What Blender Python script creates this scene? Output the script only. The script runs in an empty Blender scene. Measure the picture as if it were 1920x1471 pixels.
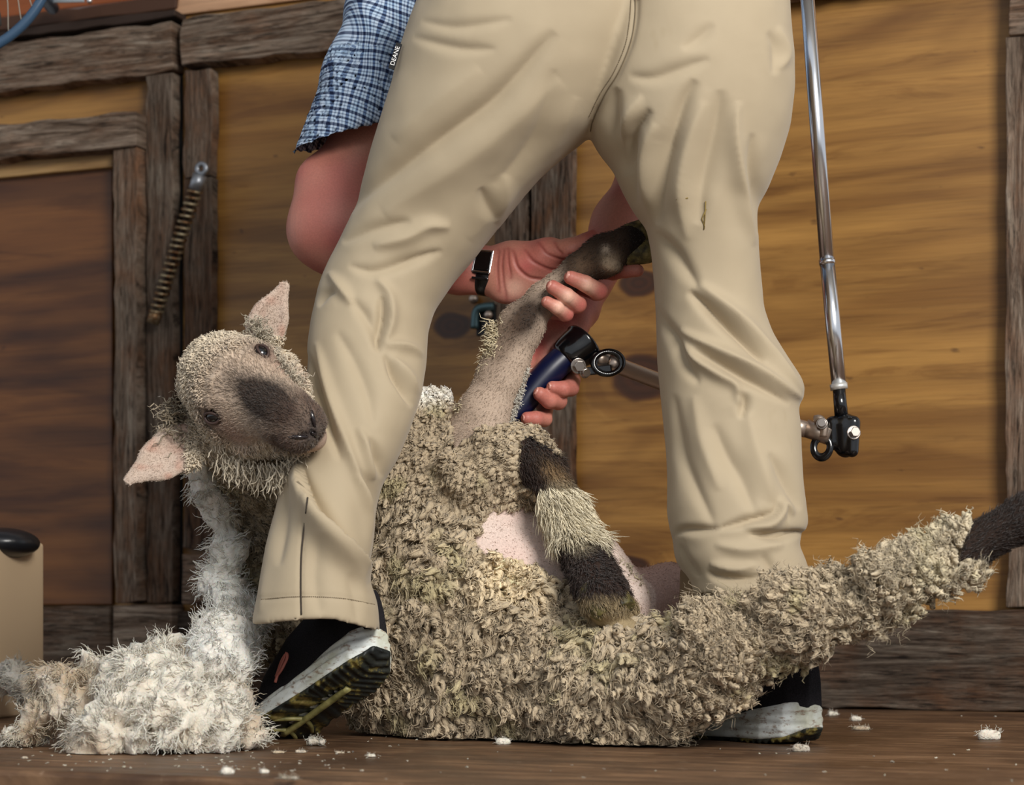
import bpy, math, random
import numpy as np
from mathutils import Vector, Matrix
random.seed(5)
rng = np.random.default_rng(7)
F32 = np.float32
C = bpy.context.scene.collection
FPX, CX, HY, CAMY, CAMZ = 3625.0, 960.0, 1150.0, -2.5, 0.17

def P(px, py, Y):
    """point of the shed seen at (px,py) standing at depth Y"""
    d = Y - CAMY
    return np.array([(px-CX)/FPX*d, Y, CAMZ + (HY-py)/FPX*d])
def proj(V):
    d = V[:, 1] - CAMY
    return CX + V[:, 0]/d*FPX, HY - (V[:, 2]-CAMZ)/d*FPX

def srgb(r, g, b, a=1.0):
    f = lambda c: (c/255/12.92) if c/255 <= .04045 else ((c/255+.055)/1.055)**2.4
    return (f(r), f(g), f(b), a)
def lin(r, g, b): return np.array(srgb(r, g, b)[:3])

# ---------------------------------------------------------------- linking
def mesh_obj(name, V, Fs, mat=None, parent=None, smooth=True, col=None, uvw=None, mats=None, fmat=None):
    me = bpy.data.meshes.new(name)
    V = np.asarray(V, dtype=F32)
    if isinstance(Fs, np.ndarray):
        n, k = Fs.shape
        me.vertices.add(len(V)); me.vertices.foreach_set('co', V.ravel())
        me.loops.add(n*k); me.loops.foreach_set('vertex_index', Fs.astype(np.int32).ravel())
        me.polygons.add(n); me.polygons.foreach_set('loop_start', np.arange(0, n*k, k, dtype=np.int32))
        me.update(calc_edges=True)
    else:
        me.from_pydata([tuple(map(float, v)) for v in V], [], Fs); me.update()
    if col is not None:
        a = me.color_attributes.new('Col', 'FLOAT_COLOR', 'POINT')
        c4 = np.ones((len(V), 4), dtype=F32); c4[:, :3] = col; a.data.foreach_set('color', c4.ravel())
    if uvw is not None:
        a = me.attributes.new('uvw', 'FLOAT_VECTOR', 'POINT'); a.data.foreach_set('vector', np.asarray(uvw, dtype=F32).ravel())
    for m in (mats or ([mat] if mat else [])): me.materials.append(m)
    if fmat is not None: me.polygons.foreach_set('material_index', np.asarray(fmat, dtype=np.int32))
    me.polygons.foreach_set('use_smooth', np.full(len(me.polygons), smooth, dtype=bool))
    me.validate()
    o = bpy.data.objects.new(name, me); C.objects.link(o)
    if parent is not None:
        o.parent = parent; o.matrix_parent_inverse = Matrix.Translation(-Vector(parent_loc(parent)))
    return o
def parent_loc(p):
    return Vector(p.location) if p.parent is None else Vector((0, 0, 0))
def thing(name, label, cat, loc=(0, 0, 0), group=None):
    o = bpy.data.objects.new(name, None); C.objects.link(o); o.location = loc; o.empty_display_size = .05
    o['label'] = label; o['category'] = cat
    if group: o['group'] = group
    return o
def tag(o, label, cat, group=None, kind=None):
    o['label'] = label; o['category'] = cat
    if group: o['group'] = group
    if kind: o['kind'] = kind
    return o
def struct(o): o['kind'] = 'structure'; return o

# ---------------------------------------------------------------- noise
def _h(ix, iy, iz, seed):
    n = (ix.astype(np.int64)*73856093) ^ (iy.astype(np.int64)*19349663) ^ (iz.astype(np.int64)*83492791) ^ (seed*2654435)
    n = (n ^ (n >> 13)) * 1274126177
    return ((n & 0xffffff).astype(F32))/F32(0xffffff)*2-1
def vnoise(V, scale, seed=0):
    p = np.asarray(V, dtype=np.float64)/scale; i = np.floor(p).astype(np.int64); f = (p-i); u = f*f*(3-2*f)
    r = 0
    for dx in (0, 1):
        for dy in (0, 1):
            for dz in (0, 1):
                w = (u[:, 0] if dx else 1-u[:, 0])*(u[:, 1] if dy else 1-u[:, 1])*(u[:, 2] if dz else 1-u[:, 2])
                r = r + w*_h(i[:, 0]+dx, i[:, 1]+dy, i[:, 2]+dz, seed)
    return r
def nvec(V, scale, seed=0): return np.stack([vnoise(V, scale, seed+k*17) for k in range(3)], 1)

# ---------------------------------------------------------------- implicit surfaces on a rectilinear grid
def axis(lo, hi, coarse, fine=None):
    if not fine: return np.arange(lo, hi+coarse, coarse, dtype=F32)
    a, b, h = fine; out = []
    x = lo
    while x < hi+coarse:
        out.append(x); x += h if a <= x < b else coarse
        if out[-1] < a < x: x = a
    return np.array(out, dtype=F32)
class Field:
    def __init__(s, xs, ys, zs):
        s.a = [xs, ys, zs]; s.D = np.full((len(xs), len(ys), len(zs)), 1.0, dtype=F32)
    def box(s, lo, hi):
        sl = []
        for k in range(3):
            i0 = max(0, int(np.searchsorted(s.a[k], lo[k]))-1); i1 = min(len(s.a[k]), int(np.searchsorted(s.a[k], hi[k]))+1)
            sl.append(slice(i0, max(i1, i0)))
        g = [s.a[0][sl[0]][:, None, None], s.a[1][sl[1]][None, :, None], s.a[2][sl[2]][None, None, :]]
        return tuple(sl), g
    def smin(s, sl, d, k):
        A = s.D[sl]
        if k <= 0: s.D[sl] = np.minimum(A, d); return
        h = np.clip(k-np.abs(A-d), 0, None)/k
        s.D[sl] = np.minimum(A, d) - h*h*k*F32(.25)
    def smaxneg(s, sl, d, k):
        A = s.D[sl]; d = -d
        h = np.clip(k-np.abs(A-d), 0, None)/k
        s.D[sl] = np.maximum(A, d) + h*h*k*F32(.25)
    def cone(s, a, b, ra, rb, k=.01, flat=None, cut=False):
        a = np.asarray(a, float); b = np.asarray(b, float); r = max(ra, rb)*(max(1, 1/ (flat[1]) if False else 1))+k+.015
        sl, g = s.box(np.minimum(a, b)-r, np.maximum(a, b)+r)
        if any(x.start >= x.stop for x in sl): return
        ab = b-a; L2 = max(float(ab@ab), 1e-12)
        q = [g[i]-F32(a[i]) for i in range(3)]
        t = np.clip((q[0]*F32(ab[0])+q[1]*F32(ab[1])+q[2]*F32(ab[2]))/F32(L2), 0, 1)
        e = [q[i]-t*F32(ab[i]) for i in range(3)]
        if flat is not None:
            n, f = np.asarray(flat[0], float), flat[1]; n = n/np.linalg.norm(n)
            dn = e[0]*F32(n[0])+e[1]*F32(n[1])+e[2]*F32(n[2])
            w = F32(1/f-1); e = [e[i]+dn*w*F32(n[i]) for i in range(3)]
        d = np.sqrt(e[0]**2+e[1]**2+e[2]**2)-(F32(ra)+t*F32(rb-ra))
        (s.smaxneg if cut else s.smin)(sl, d.astype(F32), F32(k))
    def ball(s, c, r, k=.01, flat=None, cut=False): s.cone(c, np.asarray(c)+1e-5, r, r, k, flat, cut)
    def mesh(s):
        return surface_nets(s.D, s.a)
def surface_nets(D, ax):
    S = D < 0
    nx, ny, nz = D.shape
    cnt = np.zeros((nx-1, ny-1, nz-1), dtype=np.int8)
    for dx in (0, 1):
        for dy in (0, 1):
            for dz in (0, 1):
                cnt += S[dx:nx-1+dx, dy:ny-1+dy, dz:nz-1+dz]
    act = (cnt > 0) & (cnt < 8)
    idx = np.argwhere(act)
    vid = np.full(act.shape, -1, dtype=np.int32); vid[act] = np.arange(len(idx))
    acc = np.zeros((len(idx), 3)); num = np.zeros(len(idx))
    cor = [(x, y, z) for x in (0, 1) for y in (0, 1) for z in (0, 1)]
    for c0 in cor:
        for k in range(3):
            if c0[k]: continue
            c1 = list(c0); c1[k] = 1
            i0 = idx+np.array(c0); i1 = idx+np.array(c1)
            d0 = D[i0[:, 0], i0[:, 1], i0[:, 2]]; d1 = D[i1[:, 0], i1[:, 1], i1[:, 2]]
            m = (d0 < 0) != (d1 < 0)
            t = np.where(m, d0/np.where(m, d0-d1, 1), 0)
            p0 = np.stack([ax[j][i0[:, j]] for j in range(3)], 1); p1 = np.stack([ax[j][i1[:, j]] for j in range(3)], 1)
            acc += np.where(m[:, None], p0+(p1-p0)*t[:, None], 0); num += m
    V = acc/num[:, None]
    Q = []
    for k in range(3):
        u, v = [(1, 2), (2, 0), (0, 1)][k]
        sl0 = [slice(None)]*3; sl1 = [slice(None)]*3
        sl0[k] = slice(0, -1); sl1[k] = slice(1, None)
        for j in (u, v):
            sl0[j] = slice(1, -1); sl1[j] = slice(1, -1)
        a = S[tuple(sl0)]; b = S[tuple(sl1)]
        for flip, M in ((0, a & ~b), (1, ~a & b)):
            e = np.argwhere(M)
            if not len(e): continue
            e[:, u] += 1; e[:, v] += 1
            def cell(du, dv):
                q = e.copy(); q[:, u] -= du; q[:, v] -= dv
                return vid[q[:, 0], q[:, 1], q[:, 2]]
            f = [cell(1, 1), cell(0, 1), cell(0, 0), cell(1, 0)]
            if flip: f = f[::-1]
            Q.append(np.stack(f, 1))
    Q = np.concatenate(Q); Q = Q[(Q >= 0).all(1)]
    return V, Q
def vnormals(V, Q):
    a = V[Q[:, 2]]-V[Q[:, 0]]; b = V[Q[:, 3 if Q.shape[1] > 3 else 1]]-V[Q[:, 1 if Q.shape[1] > 3 else 0]]
    n = np.cross(a, b) if Q.shape[1] > 3 else -np.cross(a, b)
    N = np.zeros_like(V)
    for k in range(Q.shape[1]): 
        for c in range(3): N[:, c] += np.bincount(Q[:, k], n[:, c], len(V))
    return N/np.maximum(np.linalg.norm(N, axis=1), 1e-12)[:, None]
def relax(V, Q, it=2, lam=.5):
    for _ in range(it):
        S = np.zeros_like(V); n = np.zeros(len(V))
        for k in range(4):
            for j in (Q[:, (k+1) % 4], Q[:, (k-1) % 4]):
                for c in range(3): S[:, c] += np.bincount(Q[:, k], V[j, c], len(V))
                n += np.bincount(Q[:, k], minlength=len(V))
        V = V + lam*(S/np.maximum(n, 1)[:, None]-V)
    return V
def sample(V, Q, n, w=None):
    """n random points over the faces, weight w per vertex"""
    A = np.linalg.norm(np.cross(V[Q[:, 2]]-V[Q[:, 0]], V[Q[:, 3]]-V[Q[:, 1]]), axis=1)
    if w is not None: A = A*w[Q].mean(1)
    c = np.cumsum(A); f = np.searchsorted(c, rng.random(n)*c[-1]); f = np.minimum(f, len(Q)-1)
    a, b = rng.random((2, n, 1))
    q = Q[f]
    W = np.concatenate([(1-a)*(1-b), a*(1-b), a*b, (1-a)*b], 1)
    return q, W
def wsum(X, q, W): return (X[q]*W[..., None]).sum(1)
def unit(v): return v/np.maximum(np.linalg.norm(v, axis=-1, keepdims=True), 1e-9)

# ---------------------------------------------------------------- strands
def strands(root, d0, d1, L, r, K=6, M=3, wave=.0, freq=2.0, tip=.15, flat=1.0, axisoff=None, tipoff=None):
    """tapering bent fibres: root, start direction, end direction, length, radius; wave = crimp size"""
    n = len(root); L = np.broadcast_to(L, (n,))[:, None]; r = np.broadcast_to(r, (n,))[:, None]; wave = np.broadcast_to(wave, (n,))[:, None]
    ref = unit(rng.normal(size=(n, 3))); ph = rng.random((n, 1))*6.283
    pts = []; p = root.copy()
    s1 = unit(np.cross(d0, ref)); s2 = unit(np.cross(d0, s1))
    for k in range(K):
        t = k/(K-1)
        d = unit(d0*(1-t)+d1*t)
        w = wave*np.sin(math.pi*min(1, t*1.6)*.5)
        off = s1*w*np.sin(ph+t*freq*6.283)+s2*w*np.cos(ph+t*freq*6.283)*.8
        q = p+off
        if axisoff is not None: q = q+axisoff*(1-t)+tipoff*t
        pts.append(q); p = p+d*L/(K-1)
    pts = np.stack(pts, 1)
    T = unit(np.gradient(pts, axis=1))
    A = unit(np.cross(T, ref[:, None, :])); B = np.cross(T, A)
    t = np.linspace(0, 1, K)
    rad = (tip+(1-tip)*np.sqrt(np.clip(1-t**2.2, 0, 1)))[None, :, None]*r[:, None, :]
    ring = []
    for m in range(M):
        an = m/M*6.283
        ring.append(pts+(A*math.cos(an)+B*math.sin(an)*flat)*rad)
    V = np.stack(ring, 2).reshape(-1, 3)
    base = (np.arange(n)*K*M)[:, None, None]
    k = (np.arange(K-1)*M)[None, :, None]; m = np.arange(M)[None, None, :]; m2 = (m+1) % M
    Q = np.stack([base+k+m, base+k+m2, base+k+M+m2, base+k+M+m], -1).reshape(-1, 4)
    tt = np.tile(np.repeat(t, M), n)
    return V, Q, tt, np.repeat(np.arange(n), K*M)
def join(parts):
    Vs, Qs, Cs = [], [], []; o = 0
    for v, q, c in parts:
        Vs.append(v); Qs.append(q+o); Cs.append(c); o += len(v)
    return np.concatenate(Vs), np.concatenate(Qs), np.concatenate(Cs)

# ---------------------------------------------------------------- tubes, boxes, lathes
def tube(pts, r, M=16, cap=True):
    pts = np.asarray(pts, float); n = len(pts); r = np.broadcast_to(r, (n,))
    T = unit(np.gradient(pts, axis=0)); ref = np.array([0, 0, 1.]) if abs(T[0, 2]) < .9 else np.array([1., 0, 0])
    A = np.cross(T[0], ref); A /= np.linalg.norm(A); V = []
    for i in range(n):
        A = A-T[i]*(A@T[i]); A /= np.linalg.norm(A); B = np.cross(T[i], A)
        for m in range(M):
            an = m/M*2*math.pi; V.append(pts[i]+(A*math.cos(an)+B*math.sin(an))*r[i])
    Fs = [[i*M+m, i*M+(m+1) % M, (i+1)*M+(m+1) % M, (i+1)*M+m] for i in range(n-1) for m in range(M)]
    if cap: Fs += [list(range(M))[::-1], [(n-1)*M+m for m in range(M)]]
    return np.array(V), Fs
def catmull(pts, n=8):
    p = np.asarray(pts, float); p = np.concatenate([[2*p[0]-p[1]], p, [2*p[-1]-p[-2]]]); out = []
    for i in range(1, len(p)-2):
        for t in np.linspace(0, 1, n, endpoint=False):
            out.append(.5*((2*p[i])+(-p[i-1]+p[i+1])*t+(2*p[i-1]-5*p[i]+4*p[i+1]-p[i+2])*t*t+(-p[i-1]+3*p[i]-3*p[i+1]+p[i+2])*t**3))
    out.append(p[-2]); return np.array(out)
def mjoin(L):
    V, Fs = [], []
    for v, f in L:
        o = sum(len(a) for a in V); V.append(np.asarray(v, float)); Fs += [[i+o for i in q] for q in (f.tolist() if isinstance(f, np.ndarray) else f)]
    return np.concatenate(V), Fs
def boxm(c, u, v, w, hu, hv, hw):
    c, u, v, w = map(lambda q: np.asarray(q, float), (c, u, v, w)); V = []
    for a in (-1, 1):
        for b in (-1, 1):
            for d in (-1, 1): V.append(c+u*hu*a+v*hv*b+w*hw*d)
    return np.array(V), [[0, 1, 3, 2], [4, 6, 7, 5], [0, 4, 5, 1], [2, 3, 7, 6], [0, 2, 6, 4], [1, 5, 7, 3]]
def bevel(o, w, seg=2):
    m = o.modifiers.new('b', 'BEVEL'); m.width = w; m.segments = seg; m.limit_method = 'ANGLE'; return o
def pip(px, py, poly):
    inside = np.zeros(px.shape, bool); n = len(poly)
    for i in range(n):
        x0, y0 = poly[i]; x1, y1 = poly[(i+1) % n]
        c = ((y0 > py) != (y1 > py)); 
        with np.errstate(divide='ignore', invalid='ignore'):
            inside ^= c & (px < (x1-x0)*(py-y0)/((y1-y0) if y1 != y0 else 1e-9)+x0)
    return inside
def pldist(px, py, pts):
    """distance to a polyline, signed side, parameter 0..1"""
    best = np.full(px.shape, 1e9); side = np.zeros(px.shape); par = np.zeros(px.shape)
    seg = [math.dist(pts[i], pts[i+1]) for i in range(len(pts)-1)]; tot = sum(seg); acc = 0
    for i, l in enumerate(seg):
        ax, ay = pts[i]; bx, by = pts[i+1]; dx, dy = bx-ax, by-ay
        t = np.clip(((px-ax)*dx+(py-ay)*dy)/(l*l), 0, 1)
        ex, ey = px-ax-t*dx, py-ay-t*dy; d = np.hypot(ex, ey); m = d < best
        best = np.where(m, d, best); side = np.where(m, np.sign(dx*(py-ay)-dy*(px-ax)), side); par = np.where(m, (acc+t*l)/tot, par); acc += l
    return best, side, par

# ---------------------------------------------------------------- materials
def newmat(name, base=(.5, .5, .5, 1), rough=.6, metal=0, spec=.5, **kw):
    m = bpy.data.materials.new(name); m.use_nodes = True; b = m.node_tree.nodes['Principled BSDF']
    b.inputs['Base Color'].default_value = base; b.inputs['Roughness'].default_value = rough; b.inputs['Metallic'].default_value = metal
    b.inputs['Specular IOR Level'].default_value = spec
    for k, v in kw.items(): b.inputs[k].default_value = v
    return m
class NT:
    def __init__(s, m): s.m = m; s.t = m.node_tree; s.b = s.t.nodes['Principled BSDF']
    def n(s, ty, ins=None, **kw):
        x = s.t.nodes.new(ty)
        for k, v in kw.items(): setattr(x, k, v)
        for k, v in (ins or {}).items():
            if isinstance(v, bpy.types.NodeSocket): s.t.links.new(v, x.inputs[k])
            else: x.inputs[k].default_value = v
        return x
    def ramp(s, fac, stops, interp='LINEAR'):
        r = s.t.nodes.new('ShaderNodeValToRGB'); e = r.color_ramp.elements; r.color_ramp.interpolation = interp
        while len(e) > 1: e.remove(e[-1])
        e[0].position = stops[0][0]; e[0].color = stops[0][1]
        for p, c in stops[1:]:
            q = e.new(p); q.color = c
        s.t.links.new(fac, r.inputs[0]); return r.outputs[0]
    def mix(s, a, b, f, mode='MIX'):
        x = s.t.nodes.new('ShaderNodeMix'); x.data_type = 'RGBA'; x.blend_type = mode
        for i, v in ((0, f), (6, a), (7, b)):
            if isinstance(v, bpy.types.NodeSocket): s.t.links.new(v, x.inputs[i])
            else: x.inputs[i].default_value = v
        return x.outputs[2]
    def math(s, op, a, b=0.0, c=None):
        x = s.t.nodes.new('ShaderNodeMath'); x.operation = op
        for i, v in enumerate([a, b] + ([c] if c is not None else [])):
            if isinstance(v, bpy.types.NodeSocket): s.t.links.new(v, x.inputs[i])
            else: x.inputs[i].default_value = v
        return x.outputs[0]
    def mapping(s, scale=(1, 1, 1), rot=(0, 0, 0), loc=(0, 0, 0), src='Object'):
        tc = s.t.nodes.new('ShaderNodeTexCoord')
        m = s.n('ShaderNodeMapping', {'Vector': tc.outputs[src], 'Scale': scale, 'Rotation': rot, 'Location': loc}); return m.outputs[0]
    def noise(s, vec, scale, detail=4, rough=.55, dist=0):
        return s.n('ShaderNodeTexNoise', {'Vector': vec, 'Scale': scale, 'Detail': detail, 'Roughness': rough, 'Distortion': dist}).outputs[0]
    def bump(s, h, strength, dist, nrm=None):
        ins = {'Height': h, 'Strength': strength, 'Distance': dist}
        if nrm is not None: ins['Normal'] = nrm
        return s.n('ShaderNodeBump', ins).outputs[0]
    def out(s, **kw):
        for k, v in kw.items():
            k = k.replace('_', ' ')
            if isinstance(v, bpy.types.NodeSocket): s.t.links.new(v, s.b.inputs[k])
            else: s.b.inputs[k].default_value = v
        return s.m
def colmat(name, rough=.8, spec=.3, nscale=200, namt=.25, bump=.4, bdist=.002, sss=0.0, sheen=0.0):
    m = newmat(name, rough=rough, spec=spec); t = NT(m)
    a = t.n('ShaderNodeAttribute', attribute_name='Col').outputs['Color']
    n = t.noise(t.mapping(), nscale, 3)
    f = t.ramp(n, [(.3, (1-namt,)*3+(1,)), (.7, (1+namt*.4,)*3+(1,))])
    c = t.mix(a, f, 1.0, 'MULTIPLY')
    kw = dict(Base_Color=c, Normal=t.bump(n, bump, bdist))
    if sss: kw['Subsurface_Weight'] = sss; m.node_tree.nodes['Principled BSDF'].inputs['Subsurface Radius'].default_value = (.01, .004, .002); kw['Subsurface_Scale'] = .6
    if sheen: kw['Sheen_Weight'] = sheen
    return t.out(**kw)
# ================================================================ the shed
TA = .38; AW = math.atan(TA); UW = np.array([math.cos(AW), -math.sin(AW), 0]); NW = np.array([-math.sin(AW), -math.cos(AW), 0]); ZZ = np.array([0, 0, 1.])
WO = np.array([0, 3.73+CAMY, 0])
def wall_uz(px, py, off=0.0):
    d0 = 3.73 - off/math.cos(AW); sx = (px-CX)/FPX; t = d0/(1+TA*sx)
    p = np.array([sx*t, t+CAMY, CAMZ+(HY-py)/FPX*t]); return (p-WO)@UW, p[2]
def wpt(u, z, off=0.0): return WO+UW*u+NW*off+ZZ*z

def weathered(name, along='u', dark=1.0, seed=0, brown=.35):
    m = newmat(name, rough=.9, spec=.2); t = NT(m)
    sc = (2.2, 1, 30) if along == 'u' else (30, 1, 2.2)
    v = t.mapping(src='Object', scale=sc, loc=(seed*3.1, seed*1.7, seed))
    v2 = t.mapping(src='Object', loc=(seed*5, 0, seed))
    n1 = t.noise(v, 1.7, 8, .68, 1.6); n2 = t.noise(v2, 9, 5, .6); n3 = t.noise(v, 5.5, 6, .75, .6)
    c = t.ramp(n1, [(.26, srgb(34*dark, 25*dark, 20*dark)), (.40, srgb(98*dark, 80*dark, 66*dark)), (.54, srgb(146*dark, 128*dark, 112*dark)), (.72, srgb(188*dark, 174*dark, 156*dark))])
    w = t.ramp(n2, [(.42, (0, 0, 0, 1)), (.66, (1, 1, 1, 1))])
    c = t.mix(c, t.ramp(n3, [(.35, srgb(52, 32, 20)), (.65, srgb(168*dark, 116*dark, 80*dark))]), t.math('MULTIPLY', w, brown))
    cr = t.ramp(n3, [(.38, (.12, .11, .10, 1)), (.47, (1, 1, 1, 1))])
    c = t.mix(c, cr, .85, 'MULTIPLY')
    n4 = t.noise(v, 16, 4, .7, .4); c = t.mix(c, t.ramp(n4, [(.34, (.45, .44, .42, 1)), (.52, (1, 1, 1, 1)), (.7, (1.22, 1.22, 1.2, 1))]), .8, 'MULTIPLY')
    h = t.math('ADD', t.math('MULTIPLY', n1, .7), t.math('MULTIPLY', n3, .5))
    return t.out(Base_Color=c, Normal=t.bump(h, 1.0, .012))
def plywood(name, c0, c1, c2, seed=0, knots=()):
    m = newmat(name, rough=.5, spec=.45); t = NT(m)
    v = t.mapping(scale=(.9, 1, 5.5), loc=(seed*2.3, 0, seed*1.1))
    big = t.noise(v, 1.3, 3, .5, 1.3)
    rings = t.n('ShaderNodeTexWave', {'Vector': v, 'Scale': .35, 'Distortion': 14.0, 'Detail': 3.5, 'Detail Scale': .8, 'Detail Roughness': .5}, wave_type='BANDS', bands_direction='Z').outputs['Fac']
    fine = t.noise(t.mapping(scale=(3, 1, 90), loc=(seed, 0, 0)), 2.2, 4, .6, .4)
    c = t.ramp(rings, [(.0, c0), (.25, c1), (.5, c2), (.85, c2), (.97, c1)])
    c = t.mix(c, t.ramp(big, [(.38, c0), (.62, c2)]), .6)
    lines = t.noise(t.mapping(scale=(.8, 1, 9), loc=(seed*4, 0, seed)), 2.6, 6, .62, 1.8)
    c = t.mix(c, t.ramp(lines, [(.36, (.70, .64, .56, 1)), (.47, (1, 1, 1, 1)), (.6, (1.06, 1.06, 1.05, 1))]), .8, 'MULTIPLY')
    c = t.mix(c, t.ramp(fine, [(.3, (.8, .78, .74, 1)), (.6, (1.06, 1.05, 1.03, 1))]), .8, 'MULTIPLY')
    spots = t.noise(t.mapping(scale=(7, 1, 16), loc=(seed*9, 0, 3)), 3.0, 2, .5)
    c = t.mix(c, srgb(60, 32, 14), t.math('MULTIPLY', t.ramp(spots, [(.70, (0, 0, 0, 1)), (.78, (1, 1, 1, 1))]), .6))
    for (u, z, r, ez) in knots:
        tc = t.mapping(loc=(-u, 0, -z))
        sc = t.n('ShaderNodeVectorMath', {0: tc, 1: (1/r, 0, 1/(r*ez))}, operation='MULTIPLY').outputs[0]
        wb = t.n('ShaderNodeTexNoise', {'Vector': tc, 'Scale': 14.0, 'Detail': 2}).outputs['Color']
        wb = t.n('ShaderNodeVectorMath', {0: wb, 1: (.5, .5, .5)}, operation='SUBTRACT').outputs[0]; wb = t.n('ShaderNodeVectorMath', {0: wb, 'Scale': 1.5}, operation='SCALE').outputs[0]
        d0 = t.n('ShaderNodeVectorMath', {0: sc}, operation='LENGTH').outputs['Value']; am = t.math('MINIMUM', t.math('MULTIPLY', t.math('POWER', d0, 1.6), .35), 2.0)
        wb = t.n('ShaderNodeVectorMath', {0: wb, 'Scale': am}, operation='SCALE').outputs[0]; sc = t.n('ShaderNodeVectorMath', {0: sc, 1: wb}, operation='ADD').outputs[0]; sc = t.n('ShaderNodeVectorMath', {0: sc, 1: (.8, 1, 1.15)}, operation='MULTIPLY').outputs[0]
        d = t.n('ShaderNodeVectorMath', {0: sc}, operation='LENGTH').outputs['Value']
        k = t.ramp(d, [(0, (1, 1, 1, 1)), (.85, (.92, .92, .92, 1)), (1.0, (0, 0, 0, 1))])
        rg = t.math('SINE', t.math('MULTIPLY', d, 16))
        kc = t.mix(srgb(50, 27, 14), srgb(62, 33, 16), t.math('MULTIPLY_ADD', rg, .5, .5))
        halo = t.ramp(t.math('MULTIPLY', d, .3), [(.0, (.62, .56, .5, 1)), (.75, (1, 1, 1, 1))])
        hr = t.ramp(t.math('SINE', t.math('MULTIPLY', d, 7)), [(.4, (.86, .82, .76, 1)), (.95, (1, 1, 1, 1))])
        lim = t.ramp(t.math('MULTIPLY', d, .3), [(.4, (1, 1, 1, 1)), (.95, (0, 0, 0, 1))])
        c = t.mix(c, hr, lim, 'MULTIPLY'); c = t.mix(c, halo, 1.0, 'MULTIPLY')
        c = t.mix(c, kc, k)
    return t.out(Base_Color=c, Normal=t.bump(fine, .25, .002), Roughness=.42)

def wbox(name, u0, u1, z0, z1, off0, off1, mat, wobble=.004, parent=None, cuts=None, slope=0.0):
    """timber on the wall: u along it, off = how far it stands proud; edges a little uneven"""
    nu = max(2, int((u1-u0)/.03)); nz = max(2, int((z1-z0)/.03))
    ax_u = np.linspace(u0, u1, nu+1); ax_z = np.linspace(z0, z1, nz+1); V = []; Fs = []
    idx = {}
    def vid(i, j, k):
        key = (i, j, k)
        if key not in idx:
            idx[key] = len(V); V.append((ax_u[i], off0 if k == 0 else off1, ax_z[j]))
        return idx[key]
    for i in range(nu):
        for j in range(nz):
            Fs.append([vid(i, j, 1), vid(i+1, j, 1), vid(i+1, j+1, 1), vid(i, j+1, 1)])
            Fs.append([vid(i, j+1, 0), vid(i+1, j+1, 0), vid(i+1, j, 0), vid(i, j, 0)])
    for i in range(nu):
        Fs.append([vid(i, 0, 0), vid(i+1, 0, 0), vid(i+1, 0, 1), vid(i, 0, 1)]); Fs.append([vid(i, nz, 1), vid(i+1, nz, 1), vid(i+1, nz, 0), vid(i, nz, 0)])
    for j in range(nz):
        Fs.append([vid(0, j, 0), vid(0, j, 1), vid(0, j+1, 1), vid(0, j+1, 0)]); Fs.append([vid(nu, j, 1), vid(nu, j, 0), vid(nu, j+1, 0), vid(nu, j+1, 1)])
    V = np.array(V, float)
    if wobble:
        Wd = np.stack([V[:, 0], V[:, 1]*0+u0*7, V[:, 2]], 1)
        eu = (np.abs(V[:, 0]-u0) < 1e-6)*-1.0+(np.abs(V[:, 0]-u1) < 1e-6)*1.0; ez = (np.abs(V[:, 2]-z0) < 1e-6)*-1.0+(np.abs(V[:, 2]-z1) < 1e-6)*1.0
        V[:, 0] += -np.abs(vnoise(Wd, .05, 3))*wobble*eu; V[:, 2] += -np.abs(vnoise(Wd, .06, 5))*wobble*ez
        V[:, 1] += (V[:, 1] > off0+1e-6)*vnoise(Wd, .07, 9)*wobble*.6
    if slope: V[:, 2] += (V[:, 0]-u0)*slope
    # local axes: x along the wall, y out of it (towards the wall), z up
    Vl = np.stack([V[:, 0], -V[:, 1], V[:, 2]], 1)
    me = mesh_obj(name, Vl, Fs, mat, None, smooth=False)
    me.location = Vector(WO); me.rotation_euler = (0, 0, -AW)
    if parent: me.parent = parent; me.location = (0, 0, 0); me.rotation_euler = (0, 0, 0)
    bevel(me, .003, 2)
    return me
def rail(name, pxa, pxb, pxr, pyt, pyb, off, mat, base=.004, wobble=.006, parent=None, slope=0.0):
    u0 = wall_uz(pxa, 700, off)[0]; u1 = wall_uz(pxb, 700, off)[0]; zt = wall_uz(pxr, pyt, off)[1]; zb = wall_uz(pxr, pyb, off)[1]
    if slope: zt -= (wall_uz(pxr, 700, off)[0]-u0)*slope; zb -= (wall_uz(pxr, 700, off)[0]-u0)*slope
    return wbox(name, u0, u1, zb, zt, base, off, mat, wobble, parent, slope=slope)

W_H = [weathered('weathered_rail_%d' % i, 'u', [1.0, 1.05, .95, .8][i], i+1) for i in range(4)]
W_V = [weathered('weathered_stile_%d' % i, 'z', [.8, .92, .8, .72][i], i+6, .7) for i in range(4)]
kn = [wall_uz(848, 610)+(.034, .9), wall_uz(1198, 530)+(.034, .9), wall_uz(1205, 705)+(.052, 1.0), wall_uz(1180, 1064)+(.034, .8)]
PLY = plywood('golden_plywood', srgb(110, 73, 29), srgb(140, 99, 47), srgb(164, 121, 61), 1, kn)
PLYD = plywood('dark_plywood', srgb(58, 30, 12), srgb(96, 56, 24), srgb(118, 74, 34), 4)
DARKW = newmat('dark_beam_wood', srgb(44, 28, 18), .8)
PINE = plywood('pale_pine', srgb(140, 104, 60), srgb(172, 136, 86), srgb(184, 150, 100), 7)

uL = -3.2; uR = wall_uz(2500, 700)[0]
u_gap = wall_uz(333, 700)[0]
struct(wbox('wall_back', u_gap+.004, uR, 0, wall_uz(960, -600)[1], -.02, 0, PLY, 0))
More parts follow.
